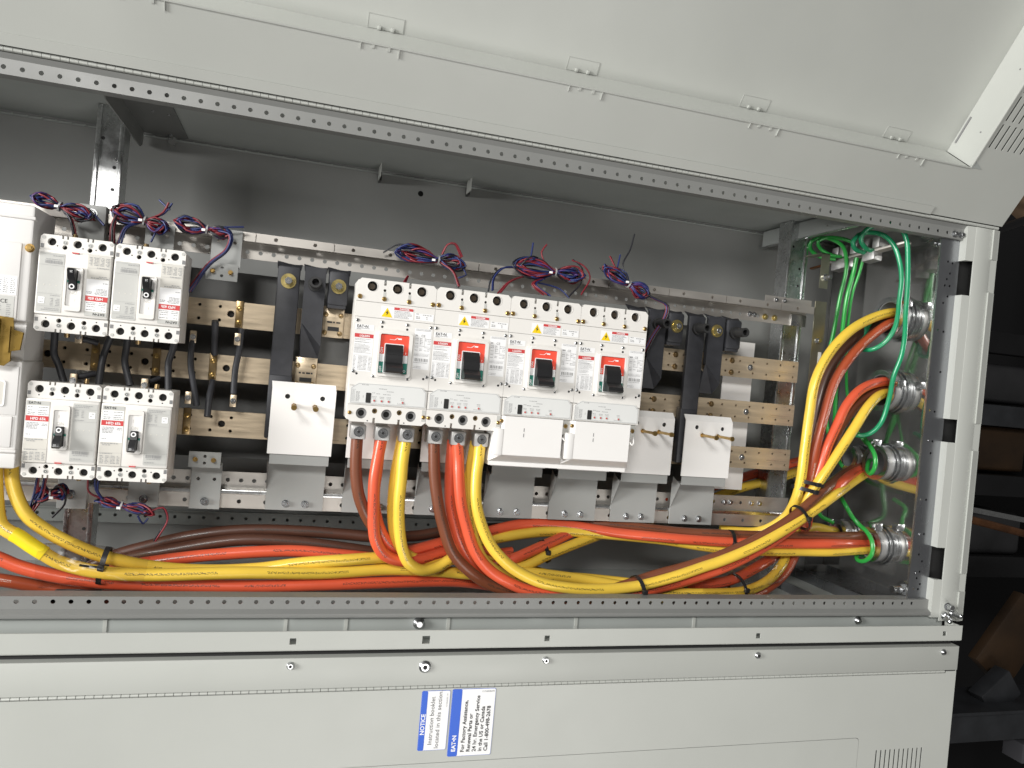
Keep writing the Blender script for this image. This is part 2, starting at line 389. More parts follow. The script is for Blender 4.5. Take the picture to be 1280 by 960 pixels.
for z0, z1 in ((-.046, .019), (-.405, -.118), (-.735, -.465), (-.8395, -.775)):
    part(MB().add([(1.8855, -.0155, z0), (1.9065, -.0105, z0), (1.9065, -.0105, z1), (1.8855, -.0155, z1), (1.8855, -.009, z0), (1.8855, -.009, z1), (1.9065, .02, z0), (1.9065, .02, z1)],
                  [(0, 1, 2, 3), (0, 3, 5, 4), (1, 6, 7, 2), (3, 2, 7, 5), (0, 4, 6, 1)]), 'post_flange', 'grey_paint')
part(MB().box(1.8855, 1.9045, -.0112, .05, -.8395, .0185), 'front_post', 'grey_paint')
for c, ax in (((1.858, -.012, -.808), (-.3, -1, .2)), ((1.871, -.012, -.822), (.4, -1, -.1)), ((1.851, -.012, -.826), (0, -1, -.5))):
    part(MB().bolt(c, .006, .022, ax), 'corner_bolt', 'steel')

# right-hand bright sheet with its knockout holes (X = 1.785 plane)
HUBS = [(.118, -.181, .0445), (.122, -.349, .0445), (.115, -.515, .037), (.112, -.704, .037), (.204, -.516, .028), (.214, -.699, .028)]
part(MB().plate(rect(.011, -.8385, .3695, .0305), [circ(y, z, r - .006, 28) for y, z, r in HUBS], 1.785, 1.787, 'yz'), 'side_sheet', 'galvanised_sheet')
part(MB().box(1.735, 1.784, .30, .302, -.80, .0), 'sheet_return', 'barrier_sheet')
part(MB().box(1.72, 1.7845, .045, .36, -.8388, -.8335).box(1.72, 1.723, .045, .36, -.8335, -.815), 'floor_angle', 'galvanised_dark')
part(MB().box(1.60, 1.63, .06, .36, -.8388, -.832).box(1.60, 1.603, .06, .36, -.832, -.816), 'floor_angle', 'galvanised_dark')
for c, r in (((1.7750, 0.0648, 0.0147), .017), ((1.7750, 0.0356, -0.7854), .013)):
    c = Vector(c); c.x = 1.7845
    m = MB(); m.cyl(c, r * 1.5, (-1, 0, 0), .003, 20); m.cyl(c + Vector((-.003, 0, 0)), r, (-1, 0, 0), .010, 6); m.cyl(c + Vector((-.013, 0, 0)), r * .62, (-1, 0, 0), .018, 14)
    part(m, 'stud_and_nut', 'steel')
c = Vector((1.7845, .025, -.022)); m = MB(); m.cyl(c, .009, (-1, 0, 0), .010, 6); m.cyl(c, .006, (-1, 0, 0), .022, 12); part(m, 'stud_and_nut', 'steel')

# ceiling braces running front to back
m = MB().box(.125, .209, .012, .362, .0275, .0300)
part(m, 'brace', 'brace_grey_shaded')
part(MB().plate([(.0225, .0275), (.362, .0275), (.362, .003), (.342, -.006), (.06, -.006), (.0225, .010)], [circ(.06, .010, .003, 8), circ(.085, .009, .003, 8), circ(.26, .008, .003, 8)], .124, .1262, 'yz'), 'brace_flange', 'frame_grey')
part(MB().bolt((.178, .352, .0272), .005, .007, (0, 0, -1)), 'brace_bolt', 'steel')
for c in ((.17, .20, .0272), (.196, .205, .0272)): part(MB().cyl(c, .003, (0, 0, -1), .0012, 10), 'brace_rivet', 'steel')
part(MB().box(.172, .186, .360, .369, .012, .0268), 'brace_foot', 'back_grey_shaded')
part(MB().plate([(.0225, .0270), (.362, .0270), (.362, -.012), (.0225, -.012)], [circ(.05, .006, .003, 8), circ(.12, .006, .003, 8)], 1.564, 1.566, 'yz'), 'brace_flange', 'grey_inner_shaded')
part(MB().box(1.554, 1.5638, .0225, .362, -.014, -.012), 'brace_flange', 'galvanised')
part(MB().box(1.566, 1.62, .0225, .362, .0268, .0295), 'brace', 'grey_inner_shaded')

# ------------------------------------------------------------------ the raised door (third level: pieces of the door)
DO = Vector((0, -.012, .025)); DD = Vector((0, -.606, .795)).normalized(); DN = Vector((0, -.795, -.606)).normalized()
DM = Matrix(((1, DN.x, DD.x, DO.x), (0, DN.y, DD.y, DO.y), (0, DN.z, DD.z, DO.z), (0, 0, 0, 1)))   # local x along hinge, y towards the viewer, z up the door
def dpart(mb, name, mat, parent):
    mb.move(Matrix.Translation(-OFF) @ DM); return mb.build(name, mat, parent)
slots = []
for row in range(3):
    for j in range(7):
        x = 1.7497 + j * .0163; z = .1565 + row * .055
        slots.append(rect(x - .0023, z, x + .0023, z + .048))
frame_out = rect(XL, .004, 1.906, .87)
ring_in = rect(XL + .12, .113, 1.738, .80)
# the ring is four strips so that every slot lies inside one of them
door = dpart(MB().plate(rect(XL, .004, 1.906, .113), [], -.0022, 0), 'door', 'grey_paint', cab)
dpart(MB().plate(rect(1.738, .113, 1.906, .87), slots, -.0022, 0), 'louvred_strip', 'grey_paint', door)
dpart(MB().box(XL, 1.738, -.0022, 0, .80, .87).box(XL, XL + .12, -.0022, 0, .113, .80), 'door_border', 'grey_paint', door)
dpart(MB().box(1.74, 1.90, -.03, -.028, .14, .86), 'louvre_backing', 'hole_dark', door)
dpart(MB().box(XL + .12, 1.745, -.0846, -.0826, .10, .81), 'recessed_panel', 'grey_paint', door)
dpart(MB().box(XL + .12, 1.733, -.0824, -.0004, .1105, .1128), 'recess_wall', 'grey_paint', door)
dpart(MB().box(XL + .12, 1.738, -.0824, -.0004, .8005, .803), 'recess_wall', 'grey_paint', door)
dpart(MB().box(1.7385, 1.7410, -.0824, .0, .1128, .80), 'recess_wall', 'grey_paint', door)
dpart(MB().box(XL + .12, 1.738, .0002, .0016, .1108, .1128), 'rim_lip', 'grey_paint', door)
dpart(MB().box(1.7355, 1.7384, -.004, .0022, .118, .80), 'recess_wall_lip', 'grey_paint', door)
dpart(MB().box(XL + .117, XL + .1195, -.0824, -.0004, .113, .80), 'recess_wall', 'grey_paint', door)
dpart(MB().plate([(1.739, .1128), (1.764, .1128), (1.741, .126)], [], .0002, .0008), 'corner_notch', 'grey_inner_shaded', door)
dpart(MB().box(XL, 1.709, .0016, .0028, .004, .0215), 'hinge_leaf', 'grey_paint', door)
for x in (.205, .552, .905, 1.262, 1.600):                      # clip tabs hooked over the rim, above and below
    dpart(MB().plate(rect(x - .03, .1145, x + .03, .137), [rect(x - .0294, .1150, x + .0294, .1364)], -.0824, -.0816), 'clip_edge', 'grey_paint', door)
    dpart(MB().plate(rect(x - .029, .1145, x + .029, .136), [], -.0825, -.0820), 'clip_tab', 'grey_paint', door)
    for dx in (-.010, .012): dpart(MB().box(x + dx - .003, x + dx + .003, -.0818, -.0785, .114, .120, .0006), 'clip_hook', 'grey_paint', door)
    for dx, w_, z0, h_ in ((-.0215, .0022, .1055, .003), (.0035, .0022, .1045, .003), (-.041, .0006, .101, .004), (.020, .0006, .097, .005)):
        dpart(MB().box(x + dx - w_, x + dx + w_, .0002, h_ * .5, z0, .1105), 'clip_hook', 'grey_paint', door)
for x, z in ((1.7383, .175), (1.7383, .30)): dpart(MB().cyl((x, -.03, z), .0018, (-1, 0, 0), .0006, 8), 'rivet', 'ink_grey', door)
dpart(MB().box(1.7365, 1.7383, -.076, -.072, .135, .19), 'wall_slot', 'ink_grey', door)

# ------------------------------------------------------------------ lower section
low = thing('lower_cabinet_section', 'closed grey cabinet section below the open one, with screws and hinge seam', 'cabinet', (0.7, .15, -1.6)); LB = Vector(low.location)
part(MB().box(XL, 1.872, -.040, -.0378, -.9362, -.8850, .0006), 'fixed_cover', 'grey_paint', low, LB)
part(MB().box(XL, 1.872, -.0378, .30, -.8870, -.8850), 'cover_return', 'grey_paint', low, LB)
part(MB().box(1.870, 1.872, -.0376, .30, -1.6, -.8872), 'cover_side', 'grey_paint', low, LB)
ox = rect(XL, -1.6, 1.870, -.9405)
ox = [(XL, -1.6), (1.870, -1.6), (1.870, -.9385), (1.843, -.9385), (1.843, -.9425), (XL, -.9425)]
vents = [rect(x, -1.17, x + .0042, -1.1005) for x in [1.678 + i * .0117 for i in range(11)]]
inset = rr(-.2, -1.5, 1.632, -1.0725, .008)
inset_hole = rr(-.2008, -1.5008, 1.6328, -1.0717, .008)
part(MB().plate(ox, [inset_hole] + vents, -.040, -.0378), 'hinged_cover', 'grey_paint', low, LB)
part(MB().plate(inset, [], -.0402, -.0385), 'inset_panel', 'grey_paint', low, LB)
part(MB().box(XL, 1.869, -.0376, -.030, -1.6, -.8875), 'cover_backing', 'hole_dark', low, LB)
part(MB().box(XL, 1.865, -.024, .0, -.8848, -.8738), 'gap_shade', 'rubber', low, LB)  # dark strip added for the shade in the gap, not a real seal
m = MB()
for i in range(int((1.843 - XL) / .0125)): m.cyl((XL + .002 + i * .0125, -.0385, -.9394), .0026, 'x', .0116, 8)
part(m, 'hinge', 'grey_paint', low, LB)
for x, z, r in ((.4875, -.8967, .0065), (.93, -.8962, .0065), (1.3713, -.8954, .0065), (1.8297, -.8967, .0065), (.7105, -.903, .0105)):
    m = MB(); m.cyl((x, -.040, z), r, 'y', -.0018, 24); m.cyl((x, -.0418, z), r, 'y', -.0035, 24, r * .62)
    sc = part(m, 'cover_screw', 'steel', low, LB)
    m = MB(); m.cyl((x, -.0454, z), r * .42, 'y', -.0002, 6); part(m, 'socket', 'hole_dark', sc, LB)

# stickers on the lower cover; local x runs up the cover, local z to the left
def sticker(name, label, x0, x1, z0, z1, bar):
    t = thing(name, label, 'sticker', ((x0 + x1) / 2, -.0403, (z0 + z1) / 2)); b = Vector(t.location)
    part(MB().plate(rr(x0, z0, x1, z1, .003), [], -.0407, -.0403), 'backing', 'sticker_blue', t, b)
    part(MB().plate(rr(x0 + .0006, z0 + .0006, x1 - .0006, z1 - .0006, .0026), [], -.0410, -.0407), 'face', 'label_white', t, b)
    part(MB().plate(rr(x0 + .0006, z0 + .0006, x0 + bar, z1 - .0006, .0022), [], -.0412, -.0410), 'blue_bar', 'sticker_blue', t, b)
    def w(s, size, x, z, mat, bold=0, sx=1): 
        o = text(s, size, x - b.x, z - b.z, -.0414 - b.y, mat, t, R(90), bold=bold, sx=sx); return o
    return w
w = sticker('notice_sticker', 'narrow white and blue sticker reading NOTICE on the lower cover', .7100, .7600, -1.0495, -.9455, .0105)
w('NOTICE', .0100, .7188, -1.022, 'ink_white', .025)
w('Instruction booklet', .0104, .7335, -1.040, 'ink_text', .0, 1.04)
w('located in this section.', .0104, .7455, -1.0465, 'ink_text', .0, 1.08)
w('1C12063H01  R1', .0035, .7560, -.975, 'ink_grey')
w = sticker('service_sticker', 'wide white and blue sticker with factory service telephone number', .7635, .8420, -1.0625, -.9440, .0175)
w('EAT\u2022N', .0100, .7768, -1.054, 'ink_white', .03)
w('For Factory Assistance,', .0094, .7925, -1.0555, 'ink_black', .022, 1.03)
w('Renewal Parts or', .0094, .8030, -1.0555, 'ink_black', .022, 1.03)
w('24 hr. Emergency Service', .0094, .8135, -1.0555, 'ink_black', .022, 1.03)
w('in the US or Canada', .0094, .8240, -1.0555, 'ink_black', .022, 1.03)
w('Call 1-800-498-2678', .0094, .8345, -1.0555, 'ink_black', .022, 1.03)
t = bpy.data.objects['service_sticker']
text('2A98380G12', .0042, .8395 - t.location.x, -.9475 - t.location.z, -.0414 - t.location.y, 'ink_grey', t, R(180))

# ------------------------------------------------------------------ steel chassis inside
ch = thing('bus_support_frame', 'galvanised steel frame of uprights and perforated rails inside the cabinet', 'frame', (0.8, .27, -.838)); CB = Vector(ch.location)
for x in (.0765, 1.541):
    w_ = .052 if x > 1 else .047
    # C channel: web and two flanges, bright rolled edges
    part(MB().box(x + .008, x + w_ - .008, .220, .2225, -.838, .030).box(x + .0, x + .008, .217, .2195, -.838, .030, .001).box(x + w_ - .008, x + w_, .217, .2195, -.838, .030, .001)
         .box(x, x + .002, .2195, .262, -.838, .030).box(x + w_ - .002, x + w_, .2195, .262, -.838, .030), 'upright', 'galvanised', ch, CB)
    m = MB()
    for z in (-.03, -.08, -.12, -.20, -.74, -.78): m.cyl((x + (.012 if int(z * 100) % 2 else .034), .2198, z), .0032, 'y', -.0004, 10)
    part(m, 'upright_holes', 'hole_dark', ch, CB)
def hole_row(x0, x1, pitch, z, r): 
    n = int((x1 - x0) / pitch); return [circ(x0 + i * pitch, z, r, 8) for i in range(n + 1)]
XA, XB = -.25, 1.572
seg_edges = [XA] + [.347 + .1397 * k + .02 for k in range(0, 9)] + [XB]
for a, b in zip(seg_edges[:-1], seg_edges[1:]):                  # upper strip comes in short lengths
    n = max(1, int((b - a) / .0466)); hs = [circ(a + (b - a) * (i + .5) / n, -.1830, .0036, 8) for i in range(n)]
    part(MB().plate(rect(a + .0007, -.1912, b - .0007, -.1752), hs, .148, .150), 'upper_strip', 'galvanised_dull', ch, CB)
part(MB().box(XA, XB, .150, .20, -.1770, -.1752), 'upper_strip_top', 'galvanised_dull', ch, CB)
part(MB().box(XA, XB, .176, .178, -.1905, -.1772), 'rail_step', 'galvanised_dull', ch, CB)
part(MB().plate(rect(XA, -.2195, XB, -.1906), hole_row(-.23, 1.50, .0233, -.207, .0040), .178, .180), 'hole_strip', 'galvanised_dull', ch, CB)
part(MB().plate(rect(XA, -.648, XB, -.6165), hole_row(-.23, 1.45, .0233, -.632, .0040), .178, .180), 'hole_strip', 'galvanised_dull', ch, CB)
part(MB().box(XA, XB, .162, .178, -.6555, -.648, .001), 'rail_step', 'galvanised', ch, CB)
part(MB().plate(rect(XA, -.6815, XB, -.6556), hole_row(-.23, 1.56, .0466, -.669, .0040), .164, .166), 'lower_strip', 'galvanised_dull', ch, CB)
part(MB().box(XA, XB, .1662, .20, -.6815, -.680), 'lower_strip_base', 'galvanised_dull', ch, CB)
part(MB().box(1.45, 1.572, .160, .1618, -.1750, -.160), 'splice_plate', 'galvanised_dull', ch, CB)
part(MB().box(1.533, 1.572, .1745, .1778, -.2195, -.194), 'splice_plate', 'galvanised', ch, CB)
for x in (1.465, 1.49): part(MB().bolt((x, .178, -.207), .0048, .006), 'rail_bolt', 'zinc_yellow', ch, CB)
for x in (1.425, 1.437): part(MB().bolt((x, .178, -.205), .0042, .005), 'rail_bolt', 'steel', ch, CB)
for x in (1.405, 1.42, 1.475, 1.496): part(MB().bolt((x, .178, -.632), .0042, .006), 'rail_bolt', 'steel', ch, CB)
for x in (1.478, 1.500): part(MB().bolt((x, .160, -.168), .0035, .005), 'rail_bolt', 'steel', ch, CB)
# end plate with slots at the right of the bars
part(MB().box(1.575, 1.605, .150, .152, -.60, -.16), 'end_plate', 'zinc_olive', ch, CB)
part(MB().box(1.579, 1.601, .1485, .1498, -.13, -.05).box(1.579, 1.601, .1485, .21, -.052, -.05), 'ground_bracket', 'zinc_olive', ch, CB)
part(MB().bolt((1.592, .1485, -.105), .006, .02), 'bracket_bolt', 'steel', ch, CB)
part(MB().bolt((1.59, .1498, -.25), .006, .008), 'bracket_bolt', 'steel', ch, CB)
part(MB().bolt((1.588, .1498, -.545), .006, .008), 'bracket_bolt', 'steel', ch, CB)
m = MB()
for z in (-.395, -.415, -.455, -.475): m.box(1.586, 1.597, .149, .1498, z - .006, z + .006)
part(m, 'end_plate_slots', 'hole_dark', ch, CB)
part(MB().box(1.594, 1.602, .149, .1498, -.33, -.275), 'rating_label', 'label_grey', ch, CB)
for z in (-.168, -.195): pass
part(MB().box(.08, .122, .138, .1635, -.225, -.165, .001), 'upright_clip', 'grey_bracket', ch, CB)
part(MB().bolt((.101, .138, -.180), .0062, .008), 'clip_bolt', 'steel', ch, CB)
part(MB().box(.08, .126, .150, .1635, -.69, -.60, .001), 'upright_clip', 'grey_bracket', ch, CB)
part(MB().bolt((.101, .150, -.665), .0062, .008), 'clip_bolt', 'steel', ch, CB)

# dark insulating sheets seen between the bars
sh = thing('insulating_sheet', 'dark grey insulating sheet mounted behind the three bus bars', 'panel', (.9, .25, -.65)); b = Vector(sh.location)
part(MB().box(-.25, 1.36, .250, .253, -.60, -.24), 'sheet', 'barrier_sheet', sh, b)
part(MB().box(.45, .55, .172, .174, -.41, -.335), 'cover_strip', 'barrier_sheet', sh, b)
tag(MB().box(1.382, 1.458, .195, .197, -.605, -.268).build('insulator_plate', 'cover_white'), 'tall white insulating plate behind the bare right ends of the bus bars', 'panel')
tag(MB().box(.10, .20, .215, .217, -.545, -.37).build('insulator_plate', 'label_grey'), 'pale grey insulating plate behind the bars between the small breakers', 'panel')

# ------------------------------------------------------------------ bus bars
for nm, zt, lab in (('bus_bar', -.3022, 'upper tinned bus bar with rows of holes, uppermost of the three'),
                    ('bus_bar', -.4015, 'middle tinned bus bar with rows of holes, between the two others'),
                    ('bus_bar', -.5035, 'lower tinned bus bar with rows of holes, lowest of the three')):
    t = thing(nm, lab, 'bus bar', (.8, .164, zt - .0475)); b = Vector(t.location)
    zb = zt - .0475; hs = []
    for i in range(0, 44):
        x = 1.5405 - i * .035
        if .345 < x < 1.0: 
            if i % 2: continue
        for z in (zt - .0115, zt - .036): hs.append(circ(x, z, .0026 if x > 1 else .0031, 8))
    for x in (.045, .122, .1985, .3345): hs.append(circ(x, zt - .0235, .0062, 12))
    part(MB().plate(rect(.015, zb, 1.5525, zt), hs, .160, .168), 'bar', 'bus_metal', t, b)
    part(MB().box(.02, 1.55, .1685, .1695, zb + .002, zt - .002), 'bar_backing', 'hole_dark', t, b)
    part(MB().bolt((1.427, .160, zt - .0235), .0052, .005, washer=1.3), 'bar_bolt', 'steel', t, b)
    for x in (.045, .122, .1985, .3345): part(MB().ring((x, .160, zt - .0235), .0105, .0066, 'y', -.0012, 20), 'pressed_ring', 'bus_metal', t, b)
    for gx in {'-.3022': (.349,), '-.4015': (.119, .217, .3115), '-.5035': (.2755,)}[str(zt).replace('-0', '-')]:
        g = part(MB().box(gx - .0065, gx + .0065, .1565, .1599, zb + .001, zt + .002, .0008), 'joint_strip', 'bronze', t, b)
        for z in (zt - .012, zt - .037): part(MB().bolt((gx, .1565, z), .0042, .003, washer=1.2, seg=10), 'strip_screw', 'brass', t, b)
# ================================================================== large frame breakers
def make_large(label, covered, seed):
    rng = random.Random(seed)
    t = thing('circuit_breaker', label, 'circuit breaker', group='row of four large circuit breakers'); H = .252; Wd = .1394
    def b(mb, name, mat, parent=t): return mb.build(name, mat, parent)
    b(MB().box(.0012, Wd - .0008, .0125, .104, .002, H - .002, .0015), 'case', 'breaker_white')
    nx = (.0475, .0915)
    top = [(.0002, .2120), (Wd, .2120), (Wd, H - .006), (Wd - .006, H)]
    for x in reversed(nx): top += [(x + .0022, H), (x + .0022, H - .0095), (x - .0022, H - .0095), (x - .0022, H)]
    top += [(.006, H), (.0002, H - .006)]
    hx = (.0254, .0696, .1130)
    b(MB().plate(top, [circ(x, H - .0128, .0092, 20) for x in hx] + [circ(x, H - .018, .0026, 10) for x in nx], 0, .0125), 'terminal_band', 'breaker_white')
    for x in hx:
        b(MB().ring((x, .0002, H - .0128), .0096, .0088, 'y', -.0006, 20), 'terminal_rim', 'breaker_white')
        b(MB().cyl((x, .0124, H - .0128), .0091, 'y', -.0004, 18), 'terminal_well', 'hole_dark')
        b(MB().cyl((x, .0118, H - .0128), .0052, 'y', -.006, 12).box(x - .005, x - .003, .004, .0118, H - .019, H - .0085), 'terminal_screw', 'terminal_bronze')
    for x in nx: b(MB().cyl((x, .0123, H - .018), .0027, 'y', -.0004, 10), 'screw_well', 'hole_dark')
    for x in nx: b(MB().box(x - .0024, x + .0024, -.0003, .0005, H - .030, H - .021), 'screw_groove', 'label_grey')
    for x, z in ((.0052, .2193), (.0475, .219), (.0915, .2187), (.1345, .2187)):
        b(MB().screw(x, z, 0, .0042, .0028), 'brass_screw', 'brass')
    b(MB().plate(rect(.0002, .1846, Wd, .2113), [], 0, .0125), 'danger_band', 'breaker_white')
    # main face with openings for nothing but the rocker bezel on top of it
    b(MB().plate(rect(.0002, .0640, Wd, .1840), [], 0, .0125), 'main_face', 'breaker_white')
    for x, z in ((.0048, .1777), (.0479, .178), (.0922, .1775), (.1346, .1773), (.0048, .0882), (.0397, .0821), (.1001, .0817), (.1347, .088)):
        b(MB().screw(x, z, 0, .0030, .0018), 'face_screw', 'steel')
    m = MB()
    for x, z in ((.0482, .170), (.0925, .1695), (.0107, .0844), (.1288, .0842)): m.cyl((x, 0, z), .0021, 'y', -.0002, 10)
    b(m, 'face_pinholes', 'hole_dark')
    # rocker bezel and coloured positions
    b(MB().plate(rr(.0425, .0835, .1035, .1625, .006), [rr(.0465, .0875, .0975, .1582, .003)], -.0065, -.0001), 'bezel', 'breaker_white')
    b(MB().plate(rr(.0385, .0800, .1075, .1650, .007), [], -.0016, -.0001), 'bezel_skirt', 'breaker_white')
    b(MB().plate(rect(.0470, .1230, .0970, .1578), [], -.0030, -.0013), 'on_field', 'switch_red')
    b(MB().plate(rect(.0470, .1090, .0970, .1228), [], -.0030, -.0013), 'tripped_field', 'label_white')
    b(MB().plate(rect(.0470, .0900, .0970, .1088), [], -.0030, -.0013), 'off_field', 'switch_green')
    b(MB().plate(rr(.0548, .0895, .0888, .1420, .002), [], -.0040, -.0031), 'slot_frame', 'label_white')
    b(MB().box(.0562, .0874, -.0060, -.0035, .0905, .1405, .001), 'slot', 'hole_dark')
    h = b(MB().add([(x, y, z) for x in (.0567, .0869) for y, z in ((-.0055, .1400), (-.0125, .1330), (-.0165, .1240), (-.0180, .1150), (-.0180, .1085), (-.0310, .1000), (-.0330, .0935), (-.0290, .0905), (-.0055, .0908))],
               [tuple(range(9)), tuple(range(17, 8, -1))] + [(i, (i + 1) % 9, 9 + (i + 1) % 9, 9 + i) for i in range(9)]), 'handle', 'black_plastic')
    b(MB().box(.0567, .0869, -.0171, -.0160, .1222, .1236), 'handle_ridge', 'black_plastic', h)
    text('ON', .0062, .0525, .1245, -.0032, 'ink_white', t, R(90), bold=.02); text('OFF', .0058, .0525, .0912, -.0032, 'ink_white', t, R(90), bold=.02)
    text('I', .0050, .0925, .1250, -.0032, 'ink_white', t, bold=.03); text('O', .0060, .0948, .0925, -.0032, 'ink_white', t, R(90), bold=.03)
    b(MB().box(.063, .071, -.0033, -.0031, .1488, .1494).box(.0775, .084, -.0033, -.0031, .1500, .1525).add([(.071, -.0032, .149), (.072, -.0032, .1484), (.0775, -.0032, .1530), (.0768, -.0032, .1534)], [(0, 1, 2, 3)]), 'switch_symbol', 'ink_white')
    # danger label
    b(MB().flat(.0437, .1012, .1872, .2068, -.0003), 'danger_label', 'label_white')
    b(MB().poly([(.0450, .1880), (.0640, .1880), (.0545, .2045)], -.0006), 'warning_triangle', 'warn_yellow')
    b(MB().poly([(.0558, .2005), (.0518, .1950), (.0543, .1950), (.0530, .1905), (.0572, .1962), (.0547, .1962)], -.0009), 'bolt_symbol', 'ink_black')
    b(MB().flat(.0665, .1003, .2020, .2065, -.0006), 'danger_strip', 'label_red')
    text('DANGER', .0043, .0760, .2027, -.0009, 'ink_white', t, bold=.025)
    m = MB()
    for z in (.1995, .1973, .1951, .1929, .1907, .1885): m.greek(.0670, .0995 - rng.random() * .008, z, .0011, -.0006, rng)
    b(MB().flat(.1040, .1378, .1880, .2005, -.0003), 'rating_label', 'label_white')
    for x0, x1, z in ((.106, .112, .1985), (.118, .135, .1975), (.106, .113, .1935), (.124, .129, .1935), (.106, .114, .1910), (.125, .128, .1905)): m.greek(x0, x1, z, .0015, -.0006, rng)
    # main ratings label
    b(MB().flat(.0018, .0345, .1615, .1712, -.0003), 'maker_label', 'label_white')
    text('EAT\u2022N', .0072, .0045, .1652, -.0006, 'ink_black', t, bold=.012, sx=.95)
    m.greek(.0045, .028, .1635, .0010, -.0006, rng); m.greek(.0045, .012, .1619, .0010, -.0006, rng)
    b(MB().flat(.0020, .0345, .1480, .1545, -.0003), 'type_strip', 'label_red')
    text('LG630N', .0050, .0105, .1494, -.0006, 'ink_white', t, bold=.02)
    b(MB().flat(.0020, .0345, .0890, .1472, -.0003), 'ratings_label', 'label_white')
    z = .1450
    while z > .118: m.greek(.0030, .033 - rng.random() * .012, z, .0009, -.0006, rng); z -= .0021 if rng.random() < .75 else .0036
    b(MB().flat(.0025, .034, .1405, .1407, -.0006).flat(.0025, .034, .1290, .1292, -.0006).flat(.0025, .034, .1168, .1170, -.0006), 'label_rules', 'ink_grey')
    z = .1145
    while z > .091:
        m.greek(.0030, .007, z, .0011, -.0006, rng); m.greek(.011, .019, z, .0011, -.0006, rng); m.greek(.020, .027, z, .0011, -.0006, rng); m.greek(.029, .034, z, .0011, -.0006, rng); z -= .0023
    # right label
    b(MB().flat(.1062, .1368, .1010, .1738, -.0003), 'approvals_label', 'label_white')
    for z in (.1720, .1700): m.greek(.1085, .1345, z, .0009, -.0006, rng)
    text('CE', .0060, .1185, .1590, -.0006, 'ink_grey', t); m.greek(.1085, .1145, .1602, .0028, -.0006, rng)
    for x in (.1085, .117, .1255, .131): 
        for z in (.1555, .1525, .1495, .1465, .1400, .1370, .1345): 
            if rng.random() < .75: m.greek(x, x + .0055, z, .0011, -.0006, rng)
    b(MB().flat(.1175, .1178, .143, .158, -.0006).flat(.1255, .1258, .143, .158, -.0006).flat(.1175, .1258, .1428, .1431, -.0006).flat(.107, .136, .1425, .1427, -.0006).flat(.107, .136, .1290, .1292, -.0006), 'label_rules', 'ink_grey')
    for z in (.1268, .1248): m.greek(.1080, .134, z, .0008, -.0006, rng)
    x = .110
    while x < .133: w_ = rng.uniform(.0006, .0022); m.flat(x, x + w_, .1150, .1205, -.0006); x += w_ + rng.uniform(.0006, .0016)
    for z in (.1125, .1055, .1030): m.greek(.1080, .122 if z < .11 else .133, z, .0009, -.0006, rng)
    b(m, 'fine_print', 'ink_fine')
    # trip unit
    low_z = .0305
    trip = [(.0005, low_z), (Wd - .0003, low_z), (Wd - .0003, .0628), (.0005, .0628)]
    b(MB().plate(trip, [], .0006, .0125), 'trip_unit', 'breaker_white')
    win = [(.0030, .0325), (.1365, .0325), (.1365, .0600), (.1280, .0688), (.0165, .0688), (.0030, .0595)]
    b(MB().plate(win, [], -.0014, -.0001), 'trip_window', 'window_grey')
    m = MB(); inner = [(.0046, .0338), (.1350, .0338), (.1350, .0593), (.1272, .0674), (.0172, .0674), (.0046, .0588)]
    for (x0, z0), (x1, z1) in zip(inner, inner[1:] + inner[:1]):
        d = Vector((x1 - x0, z1 - z0)).normalized() * .00022; m.add([(x0 - d.y, -.0016, z0 + d.x), (x1 - d.y, -.0016, z1 + d.x), (x1 + d.y, -.0016, z1 - d.x), (x0 + d.y, -.0016, z0 - d.x)], [(0, 1, 2, 3)])
    for x, z, w_ in ((.022, .0652, .012), (.052, .0600, .016), (.066, .0560, .012), (.041, .0522, .006), (.048, .0510, .008), (.060, .0505, .013)): m.greek(x, x + w_, z, .0013, -.0016, rng)
    for i in range(11): m.greek(.0055, .0115, .036 + i * .0020, .0008, -.0016, rng)
    for i in range(9): m.greek(.0130, .0195, .036 + i * .0020, .0012, -.0016, rng)
    for x in (.0253, .0254): m.flat(x, x + .0006, .0430, .0470, -.0016)
    for x in (.0453, .0581, .0705, .0955): m.greek(x - .004, x + .004, .0455, .0012, -.0016, rng); m.greek(x - .0035, x + .0035, .0432, .0010, -.0016, rng)
    for i in range(5): m.flat(.0865 + i * .0042, .0873 + i * .0042, .0372, .0378, -.0016)
    m.greek(.086, .103, .0358, .0008, -.0016, rng)
    b(m, 'trip_print', 'ink_fine')
    b(MB().plate(rr(.0302, .0345, .0390, .0522, .0015), [], -.0020, -.0015), 'display_window', 'hole_dark')
    for x in (.0453, .0581, .0705, .0955):
        d = b(MB().cyl((x, -.0015, .0390), .0026, 'y', -.0006, 14), 'dial', 'label_grey')
        b(MB().cyl((x, -.0021, .0390), .0015, 'y', -.0005, 10), 'dial_knob', 'label_red', d)
    # lower terminal band, or a cover over it
    if not covered:
        low = [(.0065, 0), (nx[0] - .0022, 0), (nx[0] - .0022, .0085), (nx[0] + .0022, .0085), (nx[0] + .0022, 0), (nx[1] - .0022, 0), (nx[1] - .0022, .0085), (nx[1] + .0022, .0085), (nx[1] + .0022, 0), (Wd - .0065, 0), (Wd, .006), (Wd, .0299), (.0002, .0299), (.0002, .006)]
        hz = .0154
        b(MB().plate(low, [circ(x, hz, .0096, 20) for x in (.0251, .0693, .1128)] + [circ(x, .0207, .0048, 14) for x in (.0479, .0915)], 0, .0125), 'lower_terminal_band', 'breaker_white')
        for x in (.0251, .0693, .1128):
            b(MB().ring((x, .0115, hz), .0094, .0055, 'y', -.006, 18), 'terminal_bushing', 'ink_grey')
            b(MB().cyl((x, .0124, hz), .0092, 'y', -.0004, 18), 'terminal_well', 'hole_dark')
